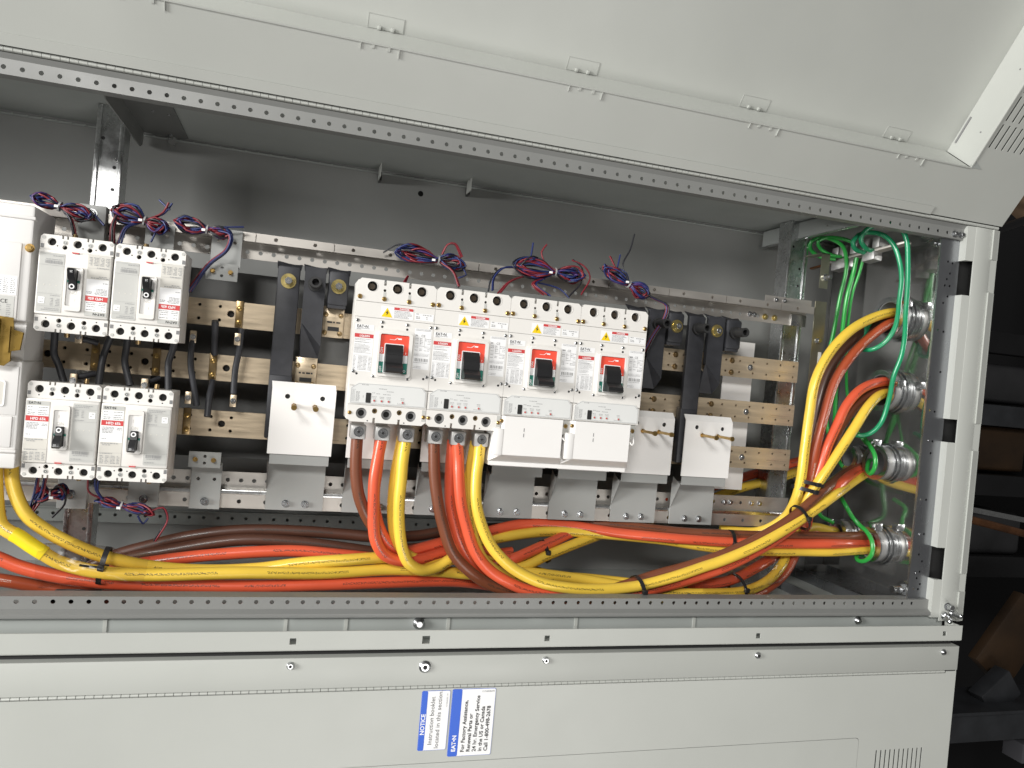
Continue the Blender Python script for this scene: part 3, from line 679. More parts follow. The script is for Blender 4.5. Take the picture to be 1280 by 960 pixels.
        for x in (.0479, .0915): b(MB().ring((x, .010, .0207), .0046, .0022, 'y', -.008, 14), 'clamp_screw', 'bronze')
        b(MB().cyl((.0365, 0, .0028), .0012, 'y', -.0002, 8).cyl((.1010, 0, .0030), .0012, 'y', -.0002, 8), 'face_pinholes', 'hole_dark')
        b(MB().screw(.0047, .0153, 0, .0034, .002), 'brass_screw', 'brass')
        b(MB().box(.1318, .1386, -.0004, .0004, .008, .0285), 'cover_rib', 'label_grey'); b(MB().screw(.1352, .0158, -.0004, .0036, .002), 'brass_screw', 'brass')
        for i, x in enumerate((.0249, .0680, .1120)):
            lg = b(MB().box(x - .0135, x + .0135, .021, .058, -.0330, -.0075, .0022), 'lug', 'aluminium')
            b(MB().ring((x + .0005, .021, -.0192), .0094, .0062, 'y', -.0022, 24), 'lug_rim', 'steel', lg)
            b(MB().cyl((x + .0005, .021, -.0192), .0058, 'y', -.0012, 20).ring((x + .0005, .0198, -.0192), .0042, .0026, 'y', -.0012, 16), 'lug_screw', 'steel', lg)
            b(MB().cyl((x + .0005, .0196, -.0192), .0025, 'y', -.0006, 6), 'lug_socket', 'hole_dark', lg)
            b(MB().box(x - .011, x + .011, .05, .062, -.010, .004), 'lug_tongue', 'galvanised_dull', lg)
    else:
        c = b(MB().add([(.007, -.0040, .0296), (.1215, -.0040, .0296), (.1215, -.0040, -.0425), (.007, -.0040, -.0425), (-.006, .012, .0296), (.1290, .012, .0296), (.1310, .020, -.0575), (-.012, .020, -.0575), (-.010, .06, .0296), (.130, .06, .0296), (.131, .06, -.0575), (-.012, .06, -.0575)],
                       [(0, 1, 2, 3), (0, 3, 7, 4), (1, 5, 6, 2), (3, 2, 6, 7), (0, 4, 5, 1), (4, 7, 11, 8), (5, 9, 10, 6), (7, 6, 10, 11), (8, 11, 10, 9), (4, 8, 9, 5)]), 'terminal_cover', 'cover_white')
        b(MB().box(-.0105, .1295, .021, .060, -.0655, -.0577), 'cover_skirt', 'cover_white', c)
        b(MB().box(-.0105, .0065, -.0050, .012, -.044, .0060, .0015), 'cover_wing', 'cover_white', c)
        b(MB().box(.0450, .0464, -.0044, -.0041, .0025, .0090).box(.0450, .0464, -.0044, -.0041, -.0075, -.0010), 'cover_slits', 'ink_grey', c)
        b(MB().screw(.0020, .0200, 0, .0038, .003), 'brass_screw', 'brass'); b(MB().screw(.1300, .0180, .004, .0040, .003), 'brass_screw', 'brass')
        b(MB().box(.1255, .1365, .0058, .0122, .002, .0300), 'cover_rib', 'label_grey')
        b(MB().tube([(.1235, -.002, -.004), (.1285, -.004, -.009), (.1320, -.002, -.004), (.1325, .004, .006)], .0014, 8, .002), 'cover_hook', 'cover_white', c)
    return t
LX, LY, LZ, LP = .5474, .0343, -.4963, .1397
lab = ['large white circuit breaker beside the black straps, three cables in its lugs', 'large white circuit breaker with three cables in its lugs, beside a covered breaker',
       'large white breaker with covered terminals, next to the breaker with cables', 'large white breaker with covered terminals, end of the row beside bare straps']
for k in range(4):
    t = make_large(lab[k], k > 1, 5 if k < 2 else 6) if k in (0, 2) else copy_tree(src)
    if k in (0, 2): src = t
    t['label'] = lab[k]; t.location = (LX + LP * k, LY, LZ)

# ================================================================== small frame breakers
def make_small():
    rng = random.Random(11); t = thing('circuit_breaker', '', 'circuit breaker', group='two by two block of small circuit breakers'); H = .152; Wd = .1042
    def b(mb, name, mat, parent=t): return mb.build(name, mat, parent)
    hx = (.0166, .0522, .0882); sx = (.0343, .0698)
    b(MB().box(.001, Wd - .001, .0135, .086, .002, H - .002, .0015), 'case', 'breaker_white')
    def band(z0, z1, top):
        o = []; e = z1 if top else z0; s_ = -1 if top else 1
        edge = [(.004, e)]
        for x in sx:
            for q in (x - .0035, x + .0035): edge += [(q - .0013, e), (q - .0013, e + s_ * .005), (q + .0013, e + s_ * .005), (q + .0013, e)]
        edge += [(Wd - .004, e)]
        if top: o = [(.0002, z0), (Wd, z0), (Wd, z1 - .004)] + edge[::-1] + [(.0002, z1 - .004)]
        else: o = edge + [(Wd, z0 + .004), (Wd, z1), (.0002, z1), (.0002, z0 + .004)]
        hz = z1 - .0118 if top else z0 + .0110; sz = (z1 - .0185) if top else (z0 + .0180)
        b(MB().plate(o, [circ(x, hz, .0061, 18) for x in hx] + [circ(x, sz, .0036, 12) for x in sx], .0045, .0135), 'terminal_band', 'breaker_white')
        for x in hx: b(MB().cyl((x, .0134, hz), .006, 'y', -.0004, 16), 'terminal_well', 'hole_dark')
        for x in sx:
            b(MB().cyl((x, .0134, sz), .0036, 'y', -.0004, 12), 'screw_well', 'hole_dark')
            b(MB().cyl((x, .0044, sz + (.0075 if top else -.0075)), .0036, 'y', -.0005, 12), 'captive_screw', 'label_grey')
            b(MB().ring((x, .0040, sz + (.0075 if top else -.0075)), .0022, .0014, 'y', -.0006, 12), 'captive_screw', 'steel')
        m = MB()
        for x in hx: m.cyl((x, .0045, hz + (-.0095 if top else .0095) if top else hz + .005), .0011, 'y', -.0002, 8) if top else m.cyl((x + (.009 if x < .05 else -.008), .0045, hz + .0055), .0011, 'y', -.0002, 8)
        b(m, 'band_pinholes', 'hole_dark')
        for x in (.0045, Wd - .0045): b(MB().cyl((x, .0045, z1 - .005 if top else z0 + .005), .0026, 'y', -.0006, 12), 'corner_screw', 'label_grey')
        for x in (.0008, Wd - .0052): b(MB().box(x, x + .0044, .0040, .0044, (z1 - .0215) if top else (z0 + .0150), (z1 - .0155) if top else (z0 + .0215)), 'corner_clip', 'ink_grey')
    band(.1255, H, True); band(0, .0238, False)
    b(MB().box(.0002, Wd, 0, .0135, .0240, .1253, .0022, 2), 'face_body', 'breaker_white')
    y = -.0002
    b(MB().plate(rr(.0018, .0250, .0346, .1216, .0015), [], y - .0004, y), 'left_label', 'label_beige')
    b(MB().flat(.0022, .0342, .1150, .1212, y - .0006), 'maker_label', 'label_grey')
    text('EAT\u2022N', .0056, .0048, .1162, y - .0009, 'ink_black', t, bold=.014, sx=1.05)
    b(MB().flat(.0030, .0335, .0982, .1142, y - .0006), 'ratings_label', 'label_white')
    b(MB().flat(.0022, .0342, .0898, .0978, y - .0007), 'type_strip', 'label_red')
    text('HFD 65k', .0058, .0088, .0916, y - .0010, 'ink_white', t, bold=.02)
    b(MB().flat(.0022, .0342, .0630, .0894, y - .0006), 'ratings_label', 'label_white')
    m = MB()
    for z in (.1110, .1060, .1025, .0998): m.greek(.0045, .012 if z > .105 else .016, z, .0013, y - .0009, rng); m.greek(.0190, .033 - rng.random() * .006, z, .0013, y - .0009, rng)
    for z in (.0862, .0840, .0818, .0796, .0775): m.greek(.0040, .022 - rng.random() * .005, z, .0013, y - .0009, rng)
    m.greek(.026, .033, .0850, .0013, y - .0009, rng); m.greek(.025, .033, .0828, .0013, y - .0009, rng); m.greek(.0040, .0105, .0680, .0013, y - .0009, rng)
    m.greek(.0035, .0300, .0602, .0014, y - .0009, rng); m.greek(.0060, .0180, .0578, .0014, y - .0009, rng)
    m.greek(.0035, .0220, .0440, .0013, y - .0009, rng); m.flat(.0022, .0342, .0458, .0460, y - .0009); m.flat(.0178, .0180, .0265, .0415, y - .0009)
    z = .0400
    while z > .027:
        for x0, x1 in ((.0035, .009), (.0115, .0165), (.0195, .0265), (.0285, .0325)): m.greek(x0, x1, z, .0013, y - .0009, rng)
        z -= .0023
    # toggle
    b(MB().plate(rr(.0392, .0470, .0640, .1165, .0035), [rr(.0418, .0490, .0614, .1090, .002)], y - .0045, y), 'bezel', 'breaker_white')
    b(MB().plate(rect(.0418, .0490, .0614, .1090), [], y - .0016, y), 'bezel_floor', 'cover_white')
    text('ON', .0072, .0455, .0855, y - .0020, 'label_beige', t); text('I', .0072, .0475, .0965, y - .0020, 'label_beige', t)
    b(MB().box(.0462, .0578, y - .0060, y - .0017, .0520, .0835, .001), 'toggle_slot', 'hole_dark')
    b(MB().box(.0430, .0462, y - .0030, y - .0017, .0685, .0720).box(.0578, .0608, y - .0030, y - .0017, .0685, .0720), 'position_flag', 'switch_green')
    h = b(MB().add([(x, yy, z) for x, dx in ((.0468, -.0012), (.0572, .0012)) for yy, z in ((y - .004, .0830), (y - .0085, .0800), (y - .0105, .0700), (y - .0200, .0620), (y - .0230, .0530), (y - .0200, .0505), (y - .004, .0530))],
               [tuple(range(7)), tuple(range(13, 6, -1))] + [(i, (i + 1) % 7, 7 + (i + 1) % 7, 7 + i) for i in range(7)]), 'handle', 'black_plastic')
    b(MB().ring((.0520, y - .0098, .0783), .0040, .0022, (0, -1, .12), .0010, 18), 'handle_ring', 'label_white', h)
    text('25', .0042, .0490, .0545, y - .0233, 'ink_white', h)
    b(MB().flat(.0475, .0572, .0245, .0262, y - .0024).box(.0475, .0572, y - .0022, .006, .0245, .0262), 'trip_button', 'label_red')
    # right label
    b(MB().plate(rr(.0672, .0285, .1020, .1212, .0015), [], y - .0004, y), 'right_label', 'label_grey')
    for z in (.1175, .1150): m.greek(.0700, .0960 - (.006 if z < .116 else 0), z, .0012, y - .0009, rng)
    m.flat(.0675, .1018, .1123, .1125, y - .0009); m.flat(.0675, .1018, .0925, .0927, y - .0009); m.flat(.0675, .1018, .0478, .0480, y - .0009); m.flat(.0675, .1018, .0310, .0312, y - .0009)
    for z in (.1095, .1070, .1045, .1020, .0995): m.greek(.0700, .0755, z, .0013, y - .0009, rng); m.greek(.0795, .0830, z, .0013, y - .0009, rng)
    m.greek(.0700, .0840, .0945, .0012, y - .0009, rng)
    b(MB().plate(rr(.0905, .0985, .0995, .1085, .001), [], y - .0007, y - .0004), 'small_label', 'label_white')
    m.greek(.0922, .0980, .1055, .0012, y - .0009, rng); m.greek(.0922, .0950, .1015, .0012, y - .0009, rng)
    x = .0705
    while x < .0945: w_ = rng.uniform(.0005, .0018); m.flat(x, x + w_, .0405, .0455, y - .0009); x += w_ + rng.uniform(.0005, .0012)
    m.greek(.0720, .0930, .0382, .0012, y - .0009, rng); m.greek(.0690, .0840, .0325, .0012, y - .0009, rng)
    for x in (.0760, .0845, .0930): b(MB().cyl((x, y - .0004, .0790), .0010, 'y', -.0002, 8), 'dimple', 'label_beige')
    b(m, 'fine_print', 'ink_fine')
    b(MB().cyl((.0700, .055, -.002), .0042, (0, .35, -1), .008, 12), 'rear_terminal', 'bronze'); b(MB().cyl((.0700, .055, .150), .0042, (0, .35, 1), .008, 12), 'rear_terminal', 'bronze')
    return t
small = make_small()
for i, (x, zb, flip, lb) in enumerate(((.0562, -.6188, 0, 'small white breaker in the lower pair, next to the big breaker'), (.1630, -.6188, 0, 'small white breaker in the lower pair, next to the bare bus bars'),
                                       (.0572, -.3880, 1, 'small white upside-down breaker in the upper pair, next to the big breaker'), (.1640, -.3890, 1, 'small white upside-down breaker in the upper pair, next to the bus bars'))):
    t = small if i == 0 else copy_tree(small)
    t['label'] = lb
    if flip: t.rotation_euler = (0, math.pi, 0); t.location = (x + .1042, .030, zb + .152)
    else: t.location = (x, .030, zb)

# ------------------------------------------------------------------ the big breaker cut by the picture edge
big = thing('main_circuit_breaker', 'very big white circuit breaker partly out of view, left of the small breakers', 'circuit breaker', (-.06, .09, -.612)); b = Vector(big.location)
for z0, z1 in ((-.376, -.196), (-.606, -.438)):
    part(MB().box(-.17, .0495, .026, .132, z0, z1, .004), 'housing', 'cover_white', big, b)
part(MB().box(-.168, .046, .040, .132, -.45, -.36), 'housing_core', 'cover_white', big, b)
part(MB().box(-.17, .0515, .0235, .034, -.2185, -.2135, .001), 'housing_ridge', 'cover_white', big, b)
part(MB().box(-.17, .0505, .0225, .030, -.580, -.576, .001).box(-.17, .051, .0215, .03, -.604, -.5815, .002), 'housing_ridge', 'cover_white', big, b)
part(MB().box(-.17, .036, .0232, .028, -.374, -.256, .001), 'raised_face', 'cover_white', big, b)
part(MB().box(-.17, .042, .0232, .028, -.572, -.524, .001).box(-.17, .046, .0240, .028, -.522, -.446, .001), 'raised_face', 'cover_white', big, b)
part(MB().plate(rr(-.09, -.509, .030, -.469, .004), [rr(-.088, -.507, .028, -.471, .003)], .0222, .024), 'nameplate_frame', 'label_white', big, b)
part(MB().plate(rr(-.088, -.507, .028, -.471, .003), [], .0228, .0238), 'nameplate', 'label_beige', big, b)
part(MB().plate(rect(-.05, -.337, .034, -.308), [], .0227, .0231), 'ratings_label', 'label_white', big, b)
part(MB().plate(rect(-.06, -.373, .032, -.339), [], .0227, .0231), 'ratings_label', 'label_grey', big, b)
m = MB(); rng = random.Random(3)
for i in range(8): m.greek(.004, .013, -.334 + i * .003, .0015, .0225, rng); m.greek(.0155, .022, -.334 + i * .003, .0015, .0225, rng); m.greek(.025, .032, -.334 + i * .003, .0015, .0225, rng)
for i in range(7): m.greek(.004, .008, -.371 + i * .003, .0015, .0225, rng); m.greek(.011, .015, -.371 + i * .003, .0015, .0225, rng); m.greek(.022, .028, -.371 + i * .003, .0015, .0225, rng)
for z in (-.478, -.490, -.500): m.greek(-.02, .012, z, .0016, .0225, rng)
part(m, 'fine_print', 'ink_fine', big, b)
t_ = text('CE', .0085, .013 - b.x, -.350 - b.z, .0224 - b.y, 'ink_black', big)
part(MB().bolt((.0465, .026, -.262), .005, .006, seg=12), 'brass_screw', 'brass', big, b)
gp = thing('terminal_plate', 'gold zinc plated bracket between the two halves of the big breaker', 'bracket', (.0, .03, -.44)); b = Vector(gp.location)
part(MB().box(-.09, -.006, .012, .034, -.440, -.375, .002), 'silver_pad', 'galvanised_dull', gp, b)
part(MB().plate([(-.014, -.427), (-.002, -.427), (.0, -.444), (.030, -.446), (.038, -.438), (.038, -.423), (.050, -.420), (.053, -.393), (.040, -.390), (.038, -.372), (.006, -.370), (.004, -.383), (-.014, -.385)], [], .006, .010), 'clip', 'zinc_gold', gp, b)
part(MB().box(.012, .022, .002, .0058, -.442, -.374, .0015).box(.034, .036, .003, .0058, -.425, -.385), 'clip_rib', 'zinc_gold', gp, b)
part(MB().box(-.012, -.006, .004, .0058, -.44, -.375), 'clip_edge', 'galvanised', gp, b)
part(MB().cyl((-.030, .012, -.395), .011, 'y', -.012, 16), 'terminal_bolt', 'steel', gp, b)

# ------------------------------------------------------------------ brackets and white barrier plates, seven positions
wl = {-1: 'white barrier plate with two brass studs under the black straps by the small breakers', 0: 'white barrier plate behind the lugs of the breaker beside the black straps',
      1: 'white barrier plate behind the lugs of the breaker beside a covered one', 2: 'white barrier plate under the first terminal cover', 3: 'white barrier plate under the last terminal cover of the row',
      4: 'white barrier plate with brass studs, partly hidden behind the end breaker', 5: 'white barrier plate with brass studs, standing free near the bar ends'}
gl = {-1: 'grey bracket under the free white plate near the small breakers', 0: 'grey bracket behind the brown, orange and yellow cables of the first large breaker', 1: 'grey bracket behind the cables of the second large breaker',
      2: 'grey bracket below the first terminal cover, beside yellow cables', 3: 'grey bracket below the last terminal cover', 4: 'grey bracket below the half hidden white plate', 5: 'grey bracket at the end of the row, by the bar ends'}
for k in range(-1, 6):
    ox_ = .1397 * (k + 1)
    b = Vector((ox_ + .475, .12, -.571)); t = thing('barrier_plate', wl[k], 'barrier plate', b, 'white barrier plates')
    part(MB().plate(rect(ox_ + .4185, -.571, ox_ + .5318, -.452), [circ(ox_ + .446, -.4655, .0045, 14), circ(ox_ + .508, -.4655, .0045, 14)], .118, .1205), 'sheet', 'cover_white', t, b)
    part(MB().add([(ox_ + .4185, .118, -.452), (ox_ + .5318, .118, -.452), (ox_ + .5300, .1255, -.4395), (ox_ + .4170, .1255, -.4395), (ox_ + .4185, .1205, -.452), (ox_ + .5318, .1205, -.452), (ox_ + .5300, .1275, -.4395), (ox_ + .4170, .1275, -.4395)],
                  [(0, 1, 2, 3), (4, 7, 6, 5), (3, 2, 6, 7), (0, 3, 7, 4), (1, 5, 6, 2)]), 'bent_edge', 'cover_white', t, b)
    for hx_ in (.446, .508): part(MB().cyl((ox_ + hx_, .1215, -.4655), .006, 'y', .0005, 12), 'hole_backing', 'hole_dark', t, b)
    if k in (-1, 4, 5):
        for x in (.4585, .4955):
            m = MB().cyl((ox_ + x, .118, -.4815), .0030, 'y', -.058, 10); m.cyl((ox_ + x, .116, -.4815), .0048, 'y', -.003, 6); m.cyl((ox_ + x, .062, -.4815), .0050, 'y', -.004, 12)
            part(m, 'brass_stud', 'brass', t, b)
    b = Vector((ox_ + .475, .162, -.681)); t = thing('mounting_bracket', gl[k], 'bracket', b, 'grey mounting brackets along the lower rail')
    x0, x1 = ox_ + .4225, ox_ + .5265
    part(MB().plate([(x0, -.681), (x1, -.681), (x1, -.590), (x0, -.590)], [], .159, .162), 'plate', 'grey_bracket', t, b)
    part(MB().box(x0 + .001, x1 + .002, .122, .125, -.590, -.50), 'upper_plate', 'grey_bracket', t, b)
    part(MB().box(x0 + .001, x1 + .001, .1252, .162, -.5898, -.5875), 'shelf', 'grey_bracket', t, b)
    part(MB().add([(x0 - .002, .122, -.5905), (x0, .159, -.5905), (x0, .159, -.577), (x0, .1625, -.65)], [(0, 1, 3), (0, 1, 2)]), 'gusset', 'grey_bracket', t, b)
    for x in (.4585, .4935): part(MB().bolt((ox_ + x, .159, -.6685), .0052, .007), 'bracket_bolt', 'steel', t, b)

# grey angle brackets holding the small breakers
def angle_bracket(x0, x1, z0, z1, up, lab_, face=True, bolt=None):
    y_ = .141 if up else .155
    b = Vector(((x0 + x1) / 2, .158, z0)); t = thing('angle_bracket', lab_, 'bracket', b, 'grey angle brackets by the small breakers')
    part(MB().plate(rect(x0, z0, x1, z1), [circ(x0 + .012, (z0 + z1) / 2 + .012, .0032, 10), circ(x1 - .012, (z0 + z1) / 2 + .012, .0032, 10)], y_, y_ + .003), 'plate', 'grey_bracket', t, b)
    if face:
        f0, f1 = (z0 - .024, z0 + .006) if up else (z1 - .006, z1 + .022)
        part(MB().plate(rect(x0 - .004, f0, x1 - .002, f1), [circ((x0 + x1) / 2 - .003, f0 + .008, .0028, 10), circ((x0 + x1) / 2 - .003, f1 - .008, .0028, 10)], min(.128, y_ - .013), min(.131, y_ - .010)), 'tab', 'grey_bracket', t, b)
        part(MB().box(x0 - .002, x1 - .002, min(.1312, y_ - .002), y_ + .0002, (z0 if up else z1 - .003), (z0 + .003 if up else z1)), 'shelf', 'grey_bracket', t, b)
        for x in (x0 + .007, x1 - .014): part(MB().cyl((x, min(.128, y_ - .013), (f0 + f1) / 2), .0042, 'y', -.003, 12).cyl((x, min(.125, y_ - .016), (f0 + f1) / 2), .003, 'y', -.006, 10), 'brass_screw', 'brass', t, b)
    if bolt: part(MB().bolt(bolt, .0055, .008), 'bracket_bolt', 'steel', t, b)
angle_bracket(.2935, .3445, -.245, -.176, True, 'grey angle bracket on the upper rail beside the black straps')
angle_bracket(.2915, .3430, -.683, -.598, False, 'grey angle bracket on the lower rail with two brass screws', bolt=(.317, .155, -.669))
angle_bracket(.185, .232, -.245, -.183, True, 'grey angle bracket on the upper rail above a small breaker', False)
angle_bracket(.190, .240, -.683, -.600, False, 'grey angle bracket on the lower rail under a small breaker', False, bolt=(.216, .155, -.669))

# ------------------------------------------------------------------ black sleeved straps
SL = {-1: 'by the small breakers', 4: 'behind the end breaker', 5: 'near the bar ends'}
for k in (-1, 4, 5):
    ox_ = .1397 * (k + 1)
    for j, (x0, x1, zb_, what) in enumerate(((.4105, .4500, -.545, 'long'), (.4580, .4960, -.392, 'middle length'), (.5010, .5380, -.2975, 'short'))):
        x0 += ox_; x1 += ox_; xc = (x0 + x1) / 2; b = Vector((xc, .145, zb_))
        t = thing('sleeved_strap', '%s black sleeved connecting strap %s' % (what, SL[k]), 'strap', b, 'black sleeved straps')
        if j == 0:
            part(MB().box(x0, x1, .128, .140, -.43, -.2295, .003).box(x0, x1 + .001, .130, .152, zb_, -.425, .003), 'sleeve', 'black_sleeve', t, b)
        elif j == 1:
            part(MB().add([(x0, .128, -.226), (x1, .128, -.226), (x1, .128, -.370), (x0, .128, -.328), (x0, .140, -.226), (x1, .140, -.226), (x1, .140, -.370), (x0, .140, -.328)],
                          [(0, 1, 2, 3), (4, 7, 6, 5), (0, 3, 7, 4), (1, 5, 6, 2), (3, 2, 6, 7), (0, 4, 5, 1)]), 'sleeve', 'black_sleeve', t, b)
            part(MB().add([(x0, .1285, -.328), (x1, .1285, -.370), (x1 - .002, .153, zb_), (x0 + .004, .153, zb_), (x0, .156, -.335), (x1, .156, -.370), (x1 - .002, .158, zb_), (x0 + .004, .158, zb_), (x0, .1505, -.375)],
                          [(0, 1, 2), (0, 2, 3), (0, 3, 8), (4, 5, 6, 7), (1, 5, 6, 2), (3, 2, 6, 7)]), 'folded_end', 'black_sleeve', t, b)
        else:
            part(MB().box(x0, x1, .126, .148, zb_ + .006, -.228, .005).box(x0 + .001, x1 - .002, .130, .158, zb_, -.280, .003), 'sleeve', 'black_sleeve', t, b)
        # ragged end of the shrink sleeve over the rail
        part(MB().add([(x0 - .001, .130, -.235), (x1 + .001, .130, -.235), (x1 + .003, .150, -.2215), (x1 - .010, .152, -.2235), (x0 + .012, .152, -.2222), (x0 - .003, .150, -.2195)], [(0, 1, 2, 3, 4, 5)]), 'sleeve_lip', 'black_sleeve', t, b)
        y0 = .128 if j < 2 else .126
        gold = (j != 1) if k == -1 else ((j == 1) if k == 5 else (j == 2))
        zc = -.2565
        if gold:
            part(MB().cyl((xc, y0, zc), .0135, 'y', -.0028, 28).ring((xc, y0 - .0028, zc), .0105, .006, 'y', -.0012, 24), 'washer', 'zinc_yellow', t, b)
            part(MB().cyl((xc, y0 - .0030, zc), .0068, 'y', -.0095, 6).ring((xc, y0 - .0125, zc), .0058, .0028, 'y', -.0006, 14), 'bolt', 'steel', t, b)
            part(MB().cyl((xc, y0 - .0126, zc), .0027, 'y', -.0002, 6), 'bolt_socket', 'ink_grey', t, b)
        else:
            part(MB().ring((xc, y0, zc), .0130, .0085, 'y', -.008, 24).ring((xc, y0 - .002, zc), .0098, .0062, 'y', -.040, 20), 'insulated_tube', 'rubber', t, b)
            part(MB().cyl((xc, y0 - .002, zc), .006, 'y', -.028, 12), 'tube_core', 'hole_dark', t, b)
        # connector plate bolted on the bar
        if j > 0 and k == -1:
            zt = (-.402 if j == 1 else -.3022)
            pl = part(MB().box(x0 - .004, x1 - .002, .154, .1595, zt - .0485, zt + .010, .0012), 'connector_plate', 'bus_metal', t, b)
            for sx_, sz_ in ((x0 + .001, zt - .006), (x1 - .008, zt - .006), (x0 + .001, zt - .040), (x1 - .008, zt - .040)):
                part(MB().bolt((sx_, .154, sz_), .0038, .0026, washer=1.25, seg=8), 'plate_screw', 'bronze', pl, b)
            m = MB().greek(x0 + .004, x1 - .006, zt - .021, .0032, .1535, random.Random(j)); m.box(x0 + .006, x1 - .010, .1533, .1538, zt - .036, zt - .028)
            part(m, 'plate_print', 'ink_black', pl, b)
        elif k != -1:
            zt = (-.3022, -.402, -.3022)[j]
            for z in (zt - .012, zt - .038): part(MB().bolt((x1 + .004, .160, z), .0045, .005), 'plate_screw', 'bronze', t, b)

# ------------------------------------------------------------------ black jumper leads of the small breakers
def jumper(pts, lab_, r=.0058, ends=()):
    b = Vector(pts[-1]); t = thing('jumper_lead', lab_, 'lead', b, 'short black sleeved leads')
    part(MB().tube(pts, r, 12, .006), 'sleeve', 'black_sleeve', t, b)
    for e in ends:
        e = Vector(e); l = part(MB().box(e.x - .0055, e.x + .0055, e.y - .004, e.y + .002, e.z - .011, e.z + .011, .0015), 'lug', 'bus_metal', t, b)
        part(MB().bolt((e.x, e.y - .004, e.z), .0036, .004, seg=10), 'lug_screw', 'steel', l, b)
jumper([(0.0669, 0.1100, -0.3782), (0.0663, 0.1150, -0.4049), (0.0666, 0.1180, -0.4250), (0.0757, 0.1150, -0.4429), (0.0867, 0.1100, -0.4701)], 'black lead between the breaker pairs, next to the big breaker')
jumper([(0.1527, 0.1100, -0.3814), (0.1458, 0.1150, -0.4025), (0.1414, 0.1180, -0.4179), (0.1398, 0.1150, -0.4358), (0.1390, 0.1100, -0.4752)], 'black lead between the breaker pairs, where two breakers meet')
jumper([(0.1773, 0.1100, -0.3803), (0.1756, 0.1150, -0.4037), (0.1743, 0.1180, -0.4272), (0.1876, 0.1100, -0.4671)], 'black lead between the breaker pairs, under the upside-down breaker by the bars')
jumper([(0.2517, 0.1100, -0.3810), (0.2477, 0.1150, -0.4037), (0.2434, 0.1180, -0.4208), (0.2479, 0.1100, -0.4705)], 'black lead between the breaker pairs, next to the bare bars')
jumper([(0.1015, 0.1200, -0.3959), (0.1120, 0.1220, -0.3961), (0.1276, 0.1300, -0.3999)], 'short level black lead below an upper breaker, silver tip', .005, [(0.1032, 0.1120, -0.3918)])
jumper([(0.0978, 0.1200, -0.4600), (0.1117, 0.1220, -0.4575), (0.1278, 0.1300, -0.4522)], 'short level black lead above a lower breaker, brass tip', .005, [(0.1002, 0.1120, -0.4650)])
jumper([(0.2078, 0.1200, -0.4588), (0.2187, 0.1220, -0.4566), (0.2298, 0.1300, -0.4503)], 'short level black lead above the lower breaker by the bars', .004, [(0.2096, 0.1120, -0.4640)])
jumper([(0.2777, 0.1300, -0.3808), (0.2764, 0.1280, -0.3952), (0.2779, 0.1300, -0.4248), (0.2851, 0.1300, -0.4583), (0.2933, 0.1300, -0.4947)], 'black lead hanging from a tinned lug across the middle bar, beside the breakers', .0055, [(0.2778, 0.1300, -0.3737), (0.2777, 0.1350, -0.4820)])
jumper([(0.3126, 0.1200, -0.3421), (0.3134, 0.1280, -0.3616), (0.3130, 0.1380, -0.3757), (0.3132, 0.1500, -0.4016)], 'open ended black lead above the middle bar', .0060)
jumper([(0.3569, 0.1300, -0.3513), (0.3559, 0.1280, -0.3875), (0.3522, 0.1300, -0.4268), (0.3528, 0.1300, -0.4686)], 'black lead with tinned lugs at both ends, beside the long strap', .0055, [(0.3520, 0.1260, -0.3707), (0.3535, 0.1280, -0.4814)])
jumper([(0.3143, 0.1500, -0.4494), (0.3138, 0.1400, -0.4635), (0.3129, 0.1300, -0.4789), (0.3130, 0.1200, -0.5125)], 'open ended black lead below the middle bar', .0058)
# ================================================================== conduit bushings on the side sheet
hl = ['upper large conduit bushing on the bright side sheet', 'second large conduit bushing on the side sheet, under the upper one', 'conduit bushing with a small green bonding loop, third down the sheet',
      'lowest conduit bushing on the side sheet, with a long green loop', 'small rear conduit bushing behind the third one', 'small rear conduit bushing behind the lowest one']
for i, (y, z, r) in enumerate(HUBS):
    b = Vector((1.785, y, z)); t = thing('conduit_bushing', hl[i], 'conduit bushing', b, 'conduit bushings')
    part(MB().ring((1.7848, y, z), r + .001, r - .006, 'x', -.034, 40), 'hub', 'aluminium', t, b)
    part(MB().ring((1.751, y, z), r + .0030, r - .008, 'x', -.004, 40), 'rim', 'steel', t, b)
    part(MB().ring((1.7848, y, z), r + .010, r, 'x', -.006, 12), 'locknut', 'steel', t, b)
    part(MB().ring((1.774, y, z), r + .006, r, 'x', -.004, 40).ring((1.768, y, z), r + .004, r, 'x', -.003, 40), 'hub_ridge', 'steel', t, b)
    part(MB().ring((1.92, y, z), r - .0065, r - .009, 'x', -.17, 32), 'conduit', 'ink_grey', t, b)
    part(MB().cyl((1.91, y, z), r - .009, 'x', .004, 24), 'conduit_end', 'hole_dark', t, b)
    # bonding lug on the rim
    a = (35, 20, 105, 75, 150, 150)[i]; dy, dz = -math.cos(R(a)), math.sin(R(a)); ry, rz = y + dy * (r + .009), z + dz * (r + .009)
    l = part(MB().box(1.744, 1.764, ry - .009, ry + .009, rz - .008, rz + .008, .0015), 'bonding_lug', 'steel', t, b)
    part(MB().cyl((1.744, ry, rz), .0045, 'x', -.005, 10), 'lug_screw', 'copper_dull' if i < 2 else 'steel', l, b)

# ================================================================== power cables
CR = .0108
def cable(mat, label, pts, r=CR, nm='power_cable', group='thick power cables', cat='cable'):
    b = Vector(pts[0]); mb = MB().tube(pts, r, 18, .007); mb.V = [(v[0] - b.x, v[1] - b.y, v[2] - b.z) for v in mb.V]
    o = mb.build(nm, mat); o.location = b; return tag(o, label, cat, group)
